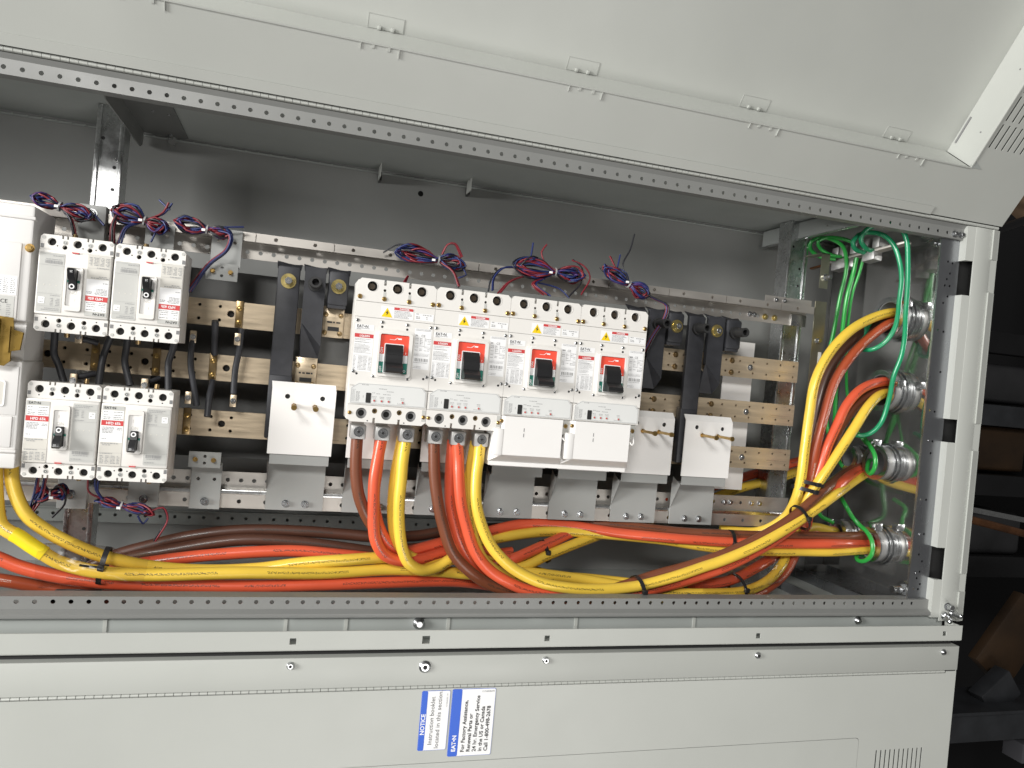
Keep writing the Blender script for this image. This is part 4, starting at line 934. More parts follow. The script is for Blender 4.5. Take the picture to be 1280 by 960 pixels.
# from the left edge along the floor
cable('cable_yellow', 'yellow cable coming down from the big breaker, with a yellow tape wrap', [(0.0075, 0.0750, -0.6003), (0.0175, 0.0600, -0.6551), (0.0317, 0.0500, -0.6997), (0.0581, 0.0450, -0.7157), (0.0860, 0.0450, -0.7355), (0.1133, 0.0450, -0.7530), (0.1415, 0.0450, -0.7629), (0.1853, 0.0450, -0.7714), (0.2524, 0.0500, -0.7753), (0.3930, 0.0600, -0.7729), (0.5340, 0.0800, -0.7773), (0.6589, 0.1000, -0.7745), (0.7465, 0.1100, -0.7791), (0.8360, 0.1100, -0.7841), (0.8994, 0.1000, -0.7758), (1.0181, 0.1000, -0.7855), (1.1146, 0.0900, -0.7964), (1.2090, 0.0750, -0.8060), (1.3100, 0.0700, -0.8073), (1.4100, 0.0800, -0.8046), (1.4778, 0.1000, -0.7892), (1.5241, 0.1200, -0.7640), (1.5660, 0.1500, -0.7349), (1.6433, 0.1900, -0.6864), (1.7325, 0.2150, -0.6970), (1.7800, 0.2542, -0.7065)])
cable('cable_yellow', 'yellow cable from the big breaker that bends inside the taped one', [(0.0268, 0.0850, -0.6005), (0.0349, 0.0750, -0.6376), (0.0593, 0.0650, -0.6827), (0.0916, 0.0650, -0.7096), (0.1343, 0.0650, -0.7328), (0.1784, 0.0700, -0.7517), (0.2462, 0.0800, -0.7694), (0.3256, 0.0900, -0.7779), (0.4178, 0.0950, -0.7751), (0.4938, 0.0900, -0.7625), (0.5721, 0.0850, -0.7539), (0.6390, 0.1000, -0.7522), (0.7247, 0.1300, -0.7583), (0.8428, 0.1500, -0.7694), (0.9142, 0.1500, -0.7780), (1.0131, 0.1400, -0.7970), (1.1179, 0.1300, -0.8148), (1.2448, 0.1200, -0.8365)])
cable('cable_orange', 'orange cable lowest along the cabinet floor', [(-.62, .10, -.60), (-.36, .09, -.655), (-.18, .075, -.70), (-0.0071, 0.0700, -0.7450), (0.0272, 0.0700, -0.7579), (0.0539, 0.0700, -0.7697), (0.1089, 0.0700, -0.7846), (0.1816, 0.0700, -0.7945), (0.2500, 0.0750, -0.7994), (0.3941, 0.0800, -0.8024), (0.5361, 0.0850, -0.7998), (0.6610, 0.1000, -0.7986), (0.7973, 0.1300, -0.8045), (0.9182, 0.1600, -0.8252), (1.0558, 0.1500, -0.8330), (1.1733, 0.1300, -0.8195), (1.2801, 0.1200, -0.8106), (1.3857, 0.1200, -0.7976), (1.4668, 0.1400, -0.7739), (1.5204, 0.1600, -0.7567)])
cable('cable_rust', 'rust coloured cable low at the edge, under the orange one', [(-.62, .15, -.66), (-.36, .13, -.715), (-.18, .115, -.745), (-0.0172, 0.1100, -0.8000), (0.0174, 0.1100, -0.8036), (0.0860, 0.1200, -0.8194), (0.1705, 0.1300, -0.8357), (0.2840, 0.1500, -0.8458)])
cable('cable_orange', 'orange cable between the dark brown and yellow cables on the floor', [(0.1404, 0.1400, -0.7984), (0.2383, 0.1300, -0.7759), (0.3199, 0.1300, -0.7630), (0.4422, 0.1300, -0.7518), (0.4932, 0.1300, -0.7507), (0.5752, 0.1300, -0.7566), (0.6817, 0.1500, -0.7690), (0.7976, 0.1700, -0.7689), (0.9175, 0.1800, -0.7559)])
cable('cable_darkbrown', 'upper dark brown cable lying on the cabinet floor', [(0.1166, 0.1900, -0.8097), (0.1746, 0.1800, -0.7772), (0.2293, 0.1750, -0.7573), (0.2917, 0.1700, -0.7384), (0.3819, 0.1700, -0.7241), (0.4911, 0.1700, -0.7224), (0.5752, 0.1700, -0.7263), (0.6277, 0.1700, -0.7295), (0.7094, 0.1800, -0.7281), (0.7828, 0.2000, -0.7208), (0.9314, 0.2400, -0.7186), (1.1228, 0.2500, -0.7295)])
cable('cable_darkbrown', 'lower dark brown cable lying on the cabinet floor', [(0.1335, 0.1750, -0.8168), (0.1968, 0.1600, -0.7774), (0.2646, 0.1550, -0.7603), (0.3842, 0.1500, -0.7373), (0.4924, 0.1500, -0.7391), (0.5758, 0.1500, -0.7478), (0.6285, 0.1550, -0.7557), (0.7167, 0.1700, -0.7736)])
# loops of the first large breaker
Z1 = -.522
cable('cable_brown', 'brown cable from the first lug of the first large breaker', [(.5725, .072, Z1), (0.5732, 0.0720, -0.5614), (0.5759, 0.0720, -0.5932), (0.5833, 0.0720, -0.6293), (0.5962, 0.0740, -0.6598), (0.6120, 0.0800, -0.6855), (0.6365, 0.0950, -0.7134), (0.6749, 0.1200, -0.7382), (0.7766, 0.1600, -0.7410), (0.8806, 0.1800, -0.7301)])
cable('cable_orange', 'orange cable in front, from the middle lug of the first large breaker', [(.6165, .070, Z1), (0.6120, 0.0690, -0.5661), (0.6092, 0.0670, -0.6025), (0.6110, 0.0660, -0.6402), (0.6151, 0.0680, -0.6858), (0.6223, 0.0700, -0.7153), (0.6395, 0.0750, -0.7398), (0.6716, 0.0850, -0.7537), (0.7116, 0.1000, -0.7539), (0.7689, 0.1200, -0.7439), (0.8493, 0.1200, -0.7423), (0.8873, 0.1000, -0.7523)])
cable('cable_orange', 'orange cable behind, from the middle lug of the first large breaker', [(.6150, .083, Z1), (0.6146, 0.0850, -0.5755), (0.6133, 0.0860, -0.6349), (0.6204, 0.0880, -0.6721), (0.6345, 0.0900, -0.7049), (0.6542, 0.0950, -0.7280), (0.6852, 0.1050, -0.7404), (0.7226, 0.1200, -0.7356), (0.7583, 0.1300, -0.7278), (0.8376, 0.1500, -0.7129), (0.9365, 0.1700, -0.6947), (1.0357, 0.1700, -0.6950), (1.1367, 0.1500, -0.7029), (1.2272, 0.1300, -0.7052), (1.3261, 0.1150, -0.7069), (1.4300, 0.1050, -0.7065), (1.5547, 0.1000, -0.7039), (1.6389, 0.1000, -0.7019), (1.7500, 0.1247, -0.7042), (1.8000, 0.1324, -0.7049)])
cable('cable_yellow', 'yellow cable in front, from the last lug of the first large breaker', [(.6606, .070, Z1), (0.6576, 0.0680, -0.5635), (0.6576, 0.0660, -0.6000), (0.6572, 0.0650, -0.6382), (0.6613, 0.0660, -0.6839), (0.6713, 0.0680, -0.7270), (0.6862, 0.0720, -0.7545), (0.7143, 0.0800, -0.7697), (0.7448, 0.0900, -0.7659), (0.7749, 0.1000, -0.7512), (0.8336, 0.1200, -0.7489), (0.9115, 0.1100, -0.7672), (0.9753, 0.1250, -0.7474), (1.0610, 0.1600, -0.7259), (1.1548, 0.2000, -0.7067), (1.2181, 0.2220, -0.6953), (1.3515, 0.2400, -0.6614), (1.4798, 0.2500, -0.6129), (1.6382, 0.2600, -0.5683), (1.7269, 0.2600, -0.5300)])
cable('cable_yellow', 'yellow cable behind, from the last lug of the first large breaker', [(.6560, .085, Z1), (0.6504, 0.0850, -0.5810), (0.6486, 0.0850, -0.6288), (0.6507, 0.0860, -0.6677), (0.6587, 0.0880, -0.7052), (0.6738, 0.0920, -0.7344), (0.6993, 0.1000, -0.7526), (0.7307, 0.1100, -0.7592), (0.7738, 0.1250, -0.7514), (0.8392, 0.1500, -0.7306), (0.9351, 0.1600, -0.7125), (1.0134, 0.1650, -0.7064), (1.1205, 0.1600, -0.7090), (1.2427, 0.1400, -0.7132), (1.3474, 0.1250, -0.7227), (1.4671, 0.1150, -0.7255), (1.5644, 0.1100, -0.7231), (1.6493, 0.1100, -0.7222), (1.7500, 0.1229, -0.7187), (1.8000, 0.1306, -0.7195)])
cable('cable_orange', 'orange cable rising behind the grey brackets, tied to a yellow one', [(0.8226, 0.1300, -0.7803), (0.8899, 0.1050, -0.7535), (0.9600, 0.1250, -0.7306), (1.0382, 0.1700, -0.7119), (1.1176, 0.2170, -0.6992), (1.2109, 0.2400, -0.6757), (1.3339, 0.2500, -0.6379), (1.4627, 0.2600, -0.5962), (1.5987, 0.2700, -0.5580), (1.7105, 0.2700, -0.5223)])
cable('cable_brown', 'brown cable above the level orange cable at the lowest bushing', [(1.0248, 0.2000, -0.6932), (1.1437, 0.1700, -0.6917), (1.2987, 0.1400, -0.6961), (1.3720, 0.1250, -0.6941), (1.4392, 0.1150, -0.6927), (1.5606, 0.1100, -0.6891), (1.6456, 0.1100, -0.6887), (1.7500, 0.1268, -0.6879), (1.8000, 0.1345, -0.6884)])
# the sweep of the second large breaker up to the third bushing
cable('cable_brown', 'brown cable from the first lug of the second large breaker', [(.7122, .070, Z1), (0.7147, 0.0680, -0.5529), (0.7180, 0.0660, -0.5852), (0.7277, 0.0620, -0.6348), (0.7421, 0.0600, -0.6816), (0.7648, 0.0600, -0.7305), (0.8023, 0.0620, -0.7666), (0.8428, 0.0650, -0.7907), (0.9059, 0.0680, -0.8072), (0.9904, 0.0720, -0.8159), (1.0934, 0.0760, -0.8038), (1.1929, 0.0720, -0.7707), (1.2619, 0.0650, -0.7497), (1.3347, 0.0600, -0.7238), (1.4117, 0.0600, -0.6901), (1.4946, 0.0650, -0.6460), (1.5939, 0.0850, -0.5796), (1.7400, 0.1814, -0.5437), (1.8000, 0.1692, -0.5158)])
cable('cable_orange', 'orange cable in front, from the middle lug of the second large breaker', [(.7556, .066, Z1), (0.7605, 0.0640, -0.5573), (0.7627, 0.0600, -0.5821), (0.7697, 0.0540, -0.6316), (0.7838, 0.0500, -0.6782), (0.8040, 0.0460, -0.7246), (0.8310, 0.0440, -0.7552), (0.8635, 0.0420, -0.7753), (0.9078, 0.0420, -0.7932), (0.9757, 0.0440, -0.8027), (1.0558, 0.0480, -0.8051), (1.1483, 0.0550, -0.8003), (1.2440, 0.0600, -0.7815), (1.3389, 0.0620, -0.7519), (1.4201, 0.0680, -0.7173), (1.5083, 0.0800, -0.6697), (1.5808, 0.0920, -0.6187), (1.6494, 0.1050, -0.5679), (1.7500, 0.1691, -0.5433), (1.8000, 0.1607, -0.5223)])
cable('cable_orange', 'orange cable behind, from the middle lug of the second large breaker', [(.7500, .081, Z1), (0.7507, 0.0820, -0.5678), (0.7526, 0.0820, -0.6056), (0.7563, 0.0800, -0.6430), (0.7673, 0.0800, -0.6791), (0.7837, 0.0820, -0.7173), (0.8077, 0.0900, -0.7541), (0.8411, 0.1000, -0.7797), (0.9218, 0.1250, -0.7937), (1.0346, 0.1400, -0.8001), (1.1534, 0.1300, -0.8044), (1.2737, 0.1100, -0.8026), (1.3820, 0.1000, -0.7884), (1.4625, 0.1200, -0.7650), (1.5232, 0.1500, -0.7503), (1.6228, 0.1900, -0.7021), (1.7210, 0.2150, -0.6974), (1.7800, 0.2553, -0.6987)])
cable('cable_yellow', 'yellow cable in front, sweeping from the second large breaker up to the third bushing', [(.7995, .066, Z1), (0.7989, 0.0640, -0.5551), (0.7964, 0.0600, -0.5804), (0.7982, 0.0520, -0.6301), (0.8087, 0.0460, -0.6675), (0.8285, 0.0400, -0.7061), (0.8481, 0.0360, -0.7287), (0.8778, 0.0340, -0.7518), (0.9334, 0.0320, -0.7763), (0.9943, 0.0340, -0.7871), (1.0670, 0.0380, -0.7902), (1.1404, 0.0420, -0.7845), (1.2145, 0.0450, -0.7677), (1.2891, 0.0460, -0.7441), (1.3269, 0.0460, -0.7320), (1.4047, 0.0480, -0.7009), (1.4894, 0.0560, -0.6589), (1.5543, 0.0680, -0.6255), (1.6289, 0.0880, -0.5875), (1.7450, 0.1612, -0.5594), (1.8000, 0.1650, -0.5286)])
cable('cable_yellow', 'yellow cable behind, from the last lug of the second large breaker', [(.7950, .082, Z1), (0.7911, 0.0830, -0.5657), (0.7899, 0.0830, -0.6040), (0.7922, 0.0810, -0.6418), (0.8005, 0.0800, -0.6842), (0.8128, 0.0780, -0.7202), (0.8335, 0.0800, -0.7511), (0.8689, 0.0850, -0.7736), (0.9285, 0.0950, -0.7851), (1.0201, 0.1050, -0.7869), (1.1211, 0.1050, -0.7941), (1.2095, 0.0950, -0.8004)])
# drops from the two upper bushings
cable('cable_yellow', 'yellow cable arching down from the upper bushing', [(1.8800, 0.1608, -0.1609), (1.7550, 0.1167, -0.1694), (1.7009, 0.1150, -0.1883), (1.6405, 0.1100, -0.2239), (1.5852, 0.1050, -0.2832), (1.5544, 0.1000, -0.3445), (1.5438, 0.0950, -0.4158), (1.5366, 0.0900, -0.4880), (1.5330, 0.0900, -0.5656), (1.5301, 0.1000, -0.6133), (1.5261, 0.1250, -0.6540), (1.4923, 0.1600, -0.6916), (1.4085, 0.1900, -0.6970)])
cable('cable_darkbrown', 'dark brown cable between yellow and rust cables of the upper bushing', [(1.8800, 0.1601, -0.1668), (1.7600, 0.1254, -0.1814), (1.7240, 0.1450, -0.2048), (1.6666, 0.1400, -0.2479), (1.6172, 0.1350, -0.3130), (1.5931, 0.1300, -0.3839), (1.5801, 0.1250, -0.4750), (1.5714, 0.1200, -0.5650), (1.5703, 0.1300, -0.6391)])
cable('cable_rust', 'rust red cable arching down from the upper bushing', [(1.8800, 0.1578, -0.1861), (1.7550, 0.1137, -0.1935), (1.7099, 0.1200, -0.2274), (1.6572, 0.1150, -0.2764), (1.6138, 0.1100, -0.3399), (1.5858, 0.1000, -0.4185), (1.5684, 0.0950, -0.4867), (1.5592, 0.0950, -0.5545), (1.5593, 0.1050, -0.6167), (1.5757, 0.1250, -0.6650), (1.5768, 0.1350, -0.7218), (1.5435, 0.1250, -0.7741), (1.4925, 0.1100, -0.8043), (1.4526, 0.1000, -0.8174), (1.3763, 0.1000, -0.8264)])
cable('cable_orange', 'orange cable from the second bushing down to the double tie', [(1.8800, 0.1406, -0.3298), (1.7550, 0.1186, -0.3282), (1.6812, 0.1050, -0.3521), (1.6423, 0.1000, -0.3910), (1.6177, 0.0950, -0.4372), (1.5935, 0.0900, -0.4846), (1.5809, 0.0900, -0.5314), (1.5720, 0.0950, -0.5752), (1.5769, 0.1100, -0.6277), (1.5949, 0.1400, -0.6768), (1.5654, 0.1700, -0.7121)])
cable('cable_brown', 'brown cable tucked between orange and yellow at the second bushing', [(1.8800, 0.1390, -0.3431), (1.7600, 0.1267, -0.3466), (1.6994, 0.1200, -0.3770), (1.6564, 0.1150, -0.4218), (1.6222, 0.1100, -0.4815), (1.5973, 0.1100, -0.5442), (1.5796, 0.1200, -0.6007)])
cable('cable_yellow', 'yellow cable from the second bushing slanting down to the double tie', [(1.8800, 0.1374, -0.3564), (1.7550, 0.1151, -0.3558), (1.7002, 0.0950, -0.3845), (1.6528, 0.0850, -0.4447), (1.6071, 0.0800, -0.5091), (1.5758, 0.0800, -0.5567), (1.5575, 0.0850, -0.5900), (1.5520, 0.1000, -0.6231), (1.5658, 0.1300, -0.6755), (1.5746, 0.1500, -0.7347)])

tp = cable('tape_yellow', 'bright yellow tape wrapped round the yellow cable', [(0.0496, 0.0448, -0.7108), (0.0581, 0.0450, -0.7157), (0.0718, 0.0450, -0.7256), (0.0860, 0.0450, -0.7355), (0.0966, 0.0450, -0.7423)], .0117, 'tape_wrap', None, 'tape')

# ------------------------------------------------------------------ cable ties
def tie(c, d, ra, rb, lab_, w=.0040, mat='black_plastic', head=(0, -1, 0), grp='black cable ties', tail=0.):
    c = Vector(c); d = Vector(d).normalized(); u = d.cross(Vector((0, 1, 0))).normalized(); v = d.cross(u)
    t = thing('cable_tie', lab_, 'cable tie', c, grp); n = 36; vs = []
    for k in range(4):
        off = (-w, w, w, -w)[k]; ex = (0, 0, .0014, .0014)[k]
        for i in range(n):
            a = 2 * math.pi * i / n; vs.append(d * off + u * ((ra + ex) * math.cos(a)) + v * ((rb + ex) * math.sin(a)))
    fs = [(k * n + i, k * n + (i + 1) % n, ((k + 1) % 4) * n + (i + 1) % n, ((k + 1) % 4) * n + i) for k in range(4) for i in range(n)]
    MB().add(vs, fs).build('band', mat, t)
    h = Vector(head); a = math.atan2(h.dot(v), h.dot(u)); p = u * (ra * math.cos(a)) + v * (rb * math.sin(a)); nrm = p.normalized()
    m = MB().box(-.005, .005, -.005, .002, -.0045, .0045, .0008)
    rot = Matrix((u, -nrm, d)).transposed() if False else Matrix.Identity(3)
    m.move(Matrix.Translation(p + nrm * .002)); m.build('head', mat, t)
    if tail: MB().tube([p, p + nrm * .008 + d * tail * .4, p + nrm * .012 + d * tail], .0018, 6, .004).build('tail', mat, t)
    return t
tie((0.1807, 0.0580, -0.7631), Vector((0.2496, 0.0600, -0.7693)) - Vector((0.1369, 0.0600, -0.7512)), .030, .022, 'black cable tie round the cables coming from the big breaker', .0042, head=(0, -1, .1), tail=-.03)
tie((0.9712, 0.1300, -0.7406), Vector((1.0222, 0.1300, -0.7115)) - Vector((0.8979, 0.1100, -0.7642)), .0235, .0125, 'black cable tie round the rising orange and yellow pair')
tie((1.1478, 0.0560, -0.7909), Vector((1.2174, 0.0500, -0.7691)) - Vector((1.0731, 0.0500, -0.7993)), .0215, .030, 'black cable tie at the bottom of the long yellow sweep')
tie((1.3888, 0.1180, -0.7078), Vector((1.4429, 0.1180, -0.7082)) - Vector((1.3290, 0.1200, -0.7063)), .0245, .0200, 'black cable tie round the level bundle to the lowest bushing')
tie((1.5233, 0.0680, -0.6405), Vector((1.5950, 0.0850, -0.5902)) - Vector((1.4908, 0.0600, -0.6554)), .0285, .022, 'black cable tie where the sweep climbs to the third bushing', .0036)
tie((1.5609, 0.0980, -0.5673), Vector((1.5679, 0.0980, -0.5172)) - Vector((1.5522, 0.1000, -0.6249)), .034, .028, 'upper of two black cable ties round the vertical drop')
tie((1.5565, 0.0980, -0.5835), Vector((1.5699, 0.0980, -0.5349)) - Vector((1.5531, 0.1000, -0.6337)), .034, .028, 'lower of two black cable ties round the vertical drop')
tie((1.2680, 0.0950, -0.8084), Vector((1.3217, 0.0900, -0.8065)) - Vector((1.2168, 0.0900, -0.8072)), .016, .028, 'black cable tie on the low yellow cable under the sweep')
tie((1.4015, 0.0950, -0.7988), Vector((1.4506, 0.1000, -0.7807)) - Vector((1.3582, 0.0900, -0.8063)), .026, .030, 'black cable tie over the clear plastic wrap', .0034)

# ------------------------------------------------------------------ clear plastic film round the cables
def film(path, r, lab_, seed, mat='clear_plastic'):
    rng = random.Random(seed); P = smooth_path(path, .006); b = Vector(path[0]); vs = []; n = 26
    for i, p in enumerate(P):
        d = (P[min(i + 1, len(P) - 1)] - P[max(0, i - 1)]).normalized(); u = d.cross(Vector((0, 1, 0))).normalized(); v = d.cross(u)
        for k in range(n):
            a = 2 * math.pi * k / n; q = r * (1 + .10 * math.sin(3 * a + i * .35 + seed) + .06 * math.sin(7 * a - i * .5)) + rng.uniform(-.0008, .0008)
            vs.append(p - b + u * (q * math.cos(a)) + v * (q * math.sin(a)))
    fs = [(i * n + k, i * n + (k + 1) % n, (i + 1) * n + (k + 1) % n, (i + 1) * n + k) for i in range(len(P) - 1) for k in range(n)]
    o = MB().add(vs, fs).build('plastic_film', mat, None, 60); o.location = b; return tag(o, lab_, 'plastic film')
film([(1.2990, 0.0950, -0.7980), (1.3410, 0.0950, -0.7976), (1.3922, 0.1000, -0.7917), (1.4438, 0.1050, -0.7787), (1.4965, 0.1200, -0.7573)], .036, 'crumpled clear plastic film round the low cables near the cabinet corner', 2)
film([(0.0897, 0.0580, -0.7607), (0.1382, 0.0580, -0.7612), (0.1821, 0.0600, -0.7716), (0.2435, 0.0650, -0.7803)], .034, 'clear plastic film round the cables from the big breaker', 5, 'thin_film')

# small black block on the floor under the left bundle
t = thing('cable_cleat', 'black plastic cable cleat on the cabinet floor under the tied cables', 'cleat', (0.1760, 0.1000, -0.8224)); b = Vector(t.location)
b0 = Vector((.13, .03, -.839))
t.location = b0
MB().box(-.03, .075, .0, .05, .0, .022, .003).build('base', 'black_plastic', t); MB().box(-.02, .05, .008, .04, .022, .034, .003).build('saddle', 'black_plastic', t)

# ================================================================== ground bar and green wires
p0, p1 = Vector((1.7229, 0.0500, -0.0214)), Vector((1.6673, 0.2350, -0.0543)); d = (p1 - p0)
gb = thing('ground_bar', 'tinned ground bar with lugs holding green wires in the top corner', 'ground bar', p1)
ang = d.normalized(); up = Vector((0, 0, 1)); side = ang.cross(up).normalized()
def gbar(f0, f1, w0, w1, h0, h1, nm, mat):
    m = MB().box(f0 * d.length, f1 * d.length, w0, w1, h0, h1, .001)
    mt = Matrix((( ang.x, side.x, 0, p0.x - p1.x), (ang.y, side.y, 0, p0.y - p1.y), (ang.z, side.z, 1, p0.z - p1.z), (0, 0, 0, 1)))
    m.move(mt); return m.build(nm, mat, gb)
gbar(0, 1, -.012, .012, -.003, .003, 'bar', 'galvanised_dull')
for f in (.30, .42, .58, .72, .82): gbar(f, f + .085, -.018, .018, .0032, .029, 'lug', 'aluminium'); gbar(f + .028, f + .055, -.016, -.0132, .006, .016, 'lug_screw', 'steel')
gbar(.35, .5, -.018, .014, -.022, -.0032, 'lug', 'aluminium'); gbar(.66, .90, -.018, .014, -.024, -.0032, 'lug', 'aluminium')
gbar(.95, 1.25, -.006, .006, -.002, .002, 'end_strap', 'copper_dull')

def green(label, pts, r=.0053, mat='ground_green'):
    return cable(mat, label, pts, r, 'ground_wire', 'green ground wires', 'wire')
green('emerald ground wire looping from the ground bar to the second bushing, outermost', [(1.6933, 0.1200, -0.0354), (1.6665, 0.1150, -0.0323), (1.6471, 0.1100, -0.0158), (1.6511, 0.1000, 0.0047), (1.6668, 0.0850, 0.0152), (1.6851, 0.0650, 0.0162), (1.6981, 0.0500, 0.0050), (1.7064, 0.0400, -0.0181), (1.7140, 0.0380, -0.0628), (1.7219, 0.0400, -0.1229), (1.7285, 0.0450, -0.1834), (1.7362, 0.0500, -0.2266), (1.7372, 0.0550, -0.2690), (1.7306, 0.0650, -0.3178), (1.7329, 0.0750, -0.3700), (1.7264, 0.0850, -0.4235), (1.7076, 0.0950, -0.4492), (1.6821, 0.1100, -0.4560), (1.6837, 0.1500, -0.4413)])
green('emerald ground wire looping from the ground bar to the upper bushing', [(1.6826, 0.1350, -0.0384), (1.6512, 0.1300, -0.0341), (1.6390, 0.1250, -0.0219), (1.6480, 0.1200, -0.0051), (1.6647, 0.1100, 0.0019), (1.6843, 0.0900, -0.0029), (1.6979, 0.0700, -0.0237), (1.7092, 0.0580, -0.0610), (1.7175, 0.0550, -0.1009), (1.7217, 0.0600, -0.1514), (1.7259, 0.0650, -0.1844), (1.7279, 0.0750, -0.2142), (1.7208, 0.0900, -0.2415), (1.7046, 0.1100, -0.2592), (1.6983, 0.1400, -0.2540), (1.7200, 0.1350, -0.1889), (1.8000, 0.1721, -0.1518)])
green('bright green wire in a small loop at the rear end of the ground bar', [(1.6654, 0.1900, -0.0429), (1.6355, 0.1950, -0.0405), (1.6112, 0.2000, -0.0280), (1.6041, 0.2000, -0.0139), (1.6184, 0.1900, -0.0040), (1.6448, 0.1650, -0.0070), (1.6597, 0.1500, -0.0155)], .0042, 'ground_bright')
green('bright green wire in the outer small loop at the rear of the ground bar', [(1.6562, 0.2000, -0.0485), (1.6212, 0.2100, -0.0461), (1.5965, 0.2150, -0.0298), (1.5930, 0.2100, -0.0139), (1.6107, 0.2000, -0.0036), (1.6309, 0.1800, -0.0094), (1.6511, 0.1700, -0.0249), (1.6651, 0.1700, -0.0698), (1.6635, 0.1800, -0.1402), (1.6618, 0.1900, -0.2305), (1.6605, 0.2000, -0.2874), (1.6853, 0.2150, -0.4201), (1.7140, 0.2200, -0.4962), (1.7490, 0.2200, -0.5391)], .0045, 'ground_bright')
green('bright green wire hanging from the middle of the ground bar', [(1.6746, 0.1500, -0.0486), (1.6738, 0.1550, -0.0815), (1.6666, 0.1600, -0.1377), (1.6706, 0.1700, -0.2170), (1.6835, 0.1900, -0.3233), (1.7060, 0.2100, -0.4569), (1.6998, 0.2200, -0.5747), (1.6909, 0.2150, -0.6537), (1.7324, 0.2150, -0.6756)], .0050, 'ground_bright')
green('thin green wire hanging beside the middle one, behind the cables', [(1.6841, 0.1400, -0.0523), (1.6838, 0.1500, -0.0901), (1.6810, 0.1600, -0.1267), (1.6845, 0.1700, -0.2005), (1.6979, 0.1800, -0.2839), (1.7131, 0.1800, -0.3774), (1.7227, 0.1500, -0.4500), (1.7350, 0.1297, -0.4769)], .0034, 'ground_bright')
green('short bright green bonding loop in the third bushing', [(1.7350, 0.1389, -0.4649), (1.7280, 0.1086, -0.4823), (1.7250, 0.0907, -0.5003), (1.7250, 0.0889, -0.5237), (1.7280, 0.1036, -0.5403), (1.7350, 0.1221, -0.5353), (1.7500, 0.1364, -0.5160), (1.7900, 0.1613, -0.5115)], .0050, 'ground_bright')
green('bright green bonding loop curling under the lowest bushing', [(1.7077, 0.1700, -0.6043), (1.7000, 0.1398, -0.6215), (1.7150, 0.1305, -0.6470), (1.7250, 0.1170, -0.6623), (1.7250, 0.0958, -0.6705), (1.7220, 0.0729, -0.6888), (1.7220, 0.0695, -0.7150), (1.7220, 0.0888, -0.7363), (1.7250, 0.1143, -0.7410), (1.7400, 0.1352, -0.7331), (1.7900, 0.1687, -0.7349)], .0050, 'ground_bright')
green('green wire lying low behind the bars near the corner', [(1.5344, 0.3000, -0.6111), (1.6017, 0.3000, -0.6001), (1.6915, 0.3000, -0.5676), (1.7398, 0.2800, -0.5017)], .0050, 'ground_bright')

# ================================================================== coiled control wires
def coil(lab_, tiepos, ang_, La, Lb, Ha, Hb, n, tails, seed, grp='coiled control wires', depth=.010):
    rng = random.Random(seed); c = Vector(tiepos); t = thing('wire_coil', lab_, 'wire coil', c, grp)
    ca, sa = math.cos(R(ang_)), math.sin(R(ang_))
    def q(x, z, y): return Vector((x * ca - z * sa, y, x * sa + z * ca))
    cols = ['wire_red', 'wire_blue', 'wire_black', 'wire_red', 'wire_blue', 'wire_blue', 'wire_red', 'wire_purple', 'wire_black']
    for i in range(int(n * 1.5)):
        a = La * rng.uniform(.86, 1.20); bb = Lb * rng.uniform(.86, 1.20); ha = Ha * rng.uniform(.22, 1.05); hb = Hb * rng.uniform(.22, 1.05); y = lambda: rng.uniform(-depth, depth)
        j = lambda: rng.uniform(-.0022, .0022)
        pts = [q(j(), j() * 1.5, y() * .3), q(-a * .35, ha * .75 + j(), y()), q(-a * .75, ha * .8 + j(), y()), q(-a, j() * 2, y()), q(-a * .72, -ha * .75 + j(), y()), q(-a * .3, -ha * .55 + j(), y()), q(j(), j() * 1.5, y() * .3),
               q(bb * .35, hb * .65 + j(), y()), q(bb * .78, hb * .8 + j(), y()), q(bb, j() * 2, y()), q(bb * .72, -hb * .8 + j(), y()), q(bb * .32, -hb * .5, y()), q(j(), j() * 1.5, y() * .3)]
        MB().tube(pts, .0017, 6, .007).build('wire', cols[i % len(cols)], t, 80)
    for k, (col, pts) in enumerate(tails):
        pts = [Vector(p) - c for p in pts]; MB().tube(pts, .0017, 6, .007).build('wire', 'wire_' + col, t, 80)
    n_ = 24; rad = .0074; m = MB()
    ax = q(1, 0, 0).normalized(); m.ring(-ax * .0014, rad + .0012, rad, ax, .0028, n_); m.build('wire_tie', 'tie_white', t)
    m = MB().box(.004, .010, -.0035, -.001, -.002, .002); m.move(Matrix.Translation(q(La * -.25, -.004, -.008))); m.build('wire_tag', 'label_white', t)
    return t
Yc = .115
def fan(p_from, p_to, cols, spread=.006, mid=None, seed=0):
    rng = random.Random(seed); out = []
    for c in cols:
        o = Vector((rng.uniform(-spread, spread), rng.uniform(-.008, .008), rng.uniform(-.002, .002))); a = Vector(p_from); b = Vector(p_to) + o
        ms = [Vector(m_) + o * .6 for m_ in (mid or [])]; out.append((c, [a + o * .3] + ms + [b]))
    return out
coil('coil of red and blue wires beside the top of the big breaker', (0.0579, 0.1150, -0.1786), -14, .036, .046, .012, .017, 11, fan((0.0591, 0.1150, -0.1797), (0.0894, 0.1000, -0.2325), ['blue', 'black', 'red', 'blue'], .004, [(0.0772, 0.1050, -0.1962)], 1) + fan((0.1098, 0.1150, -0.1843), (0.1266, 0.1050, -0.2011), ['blue'], .001), 1)
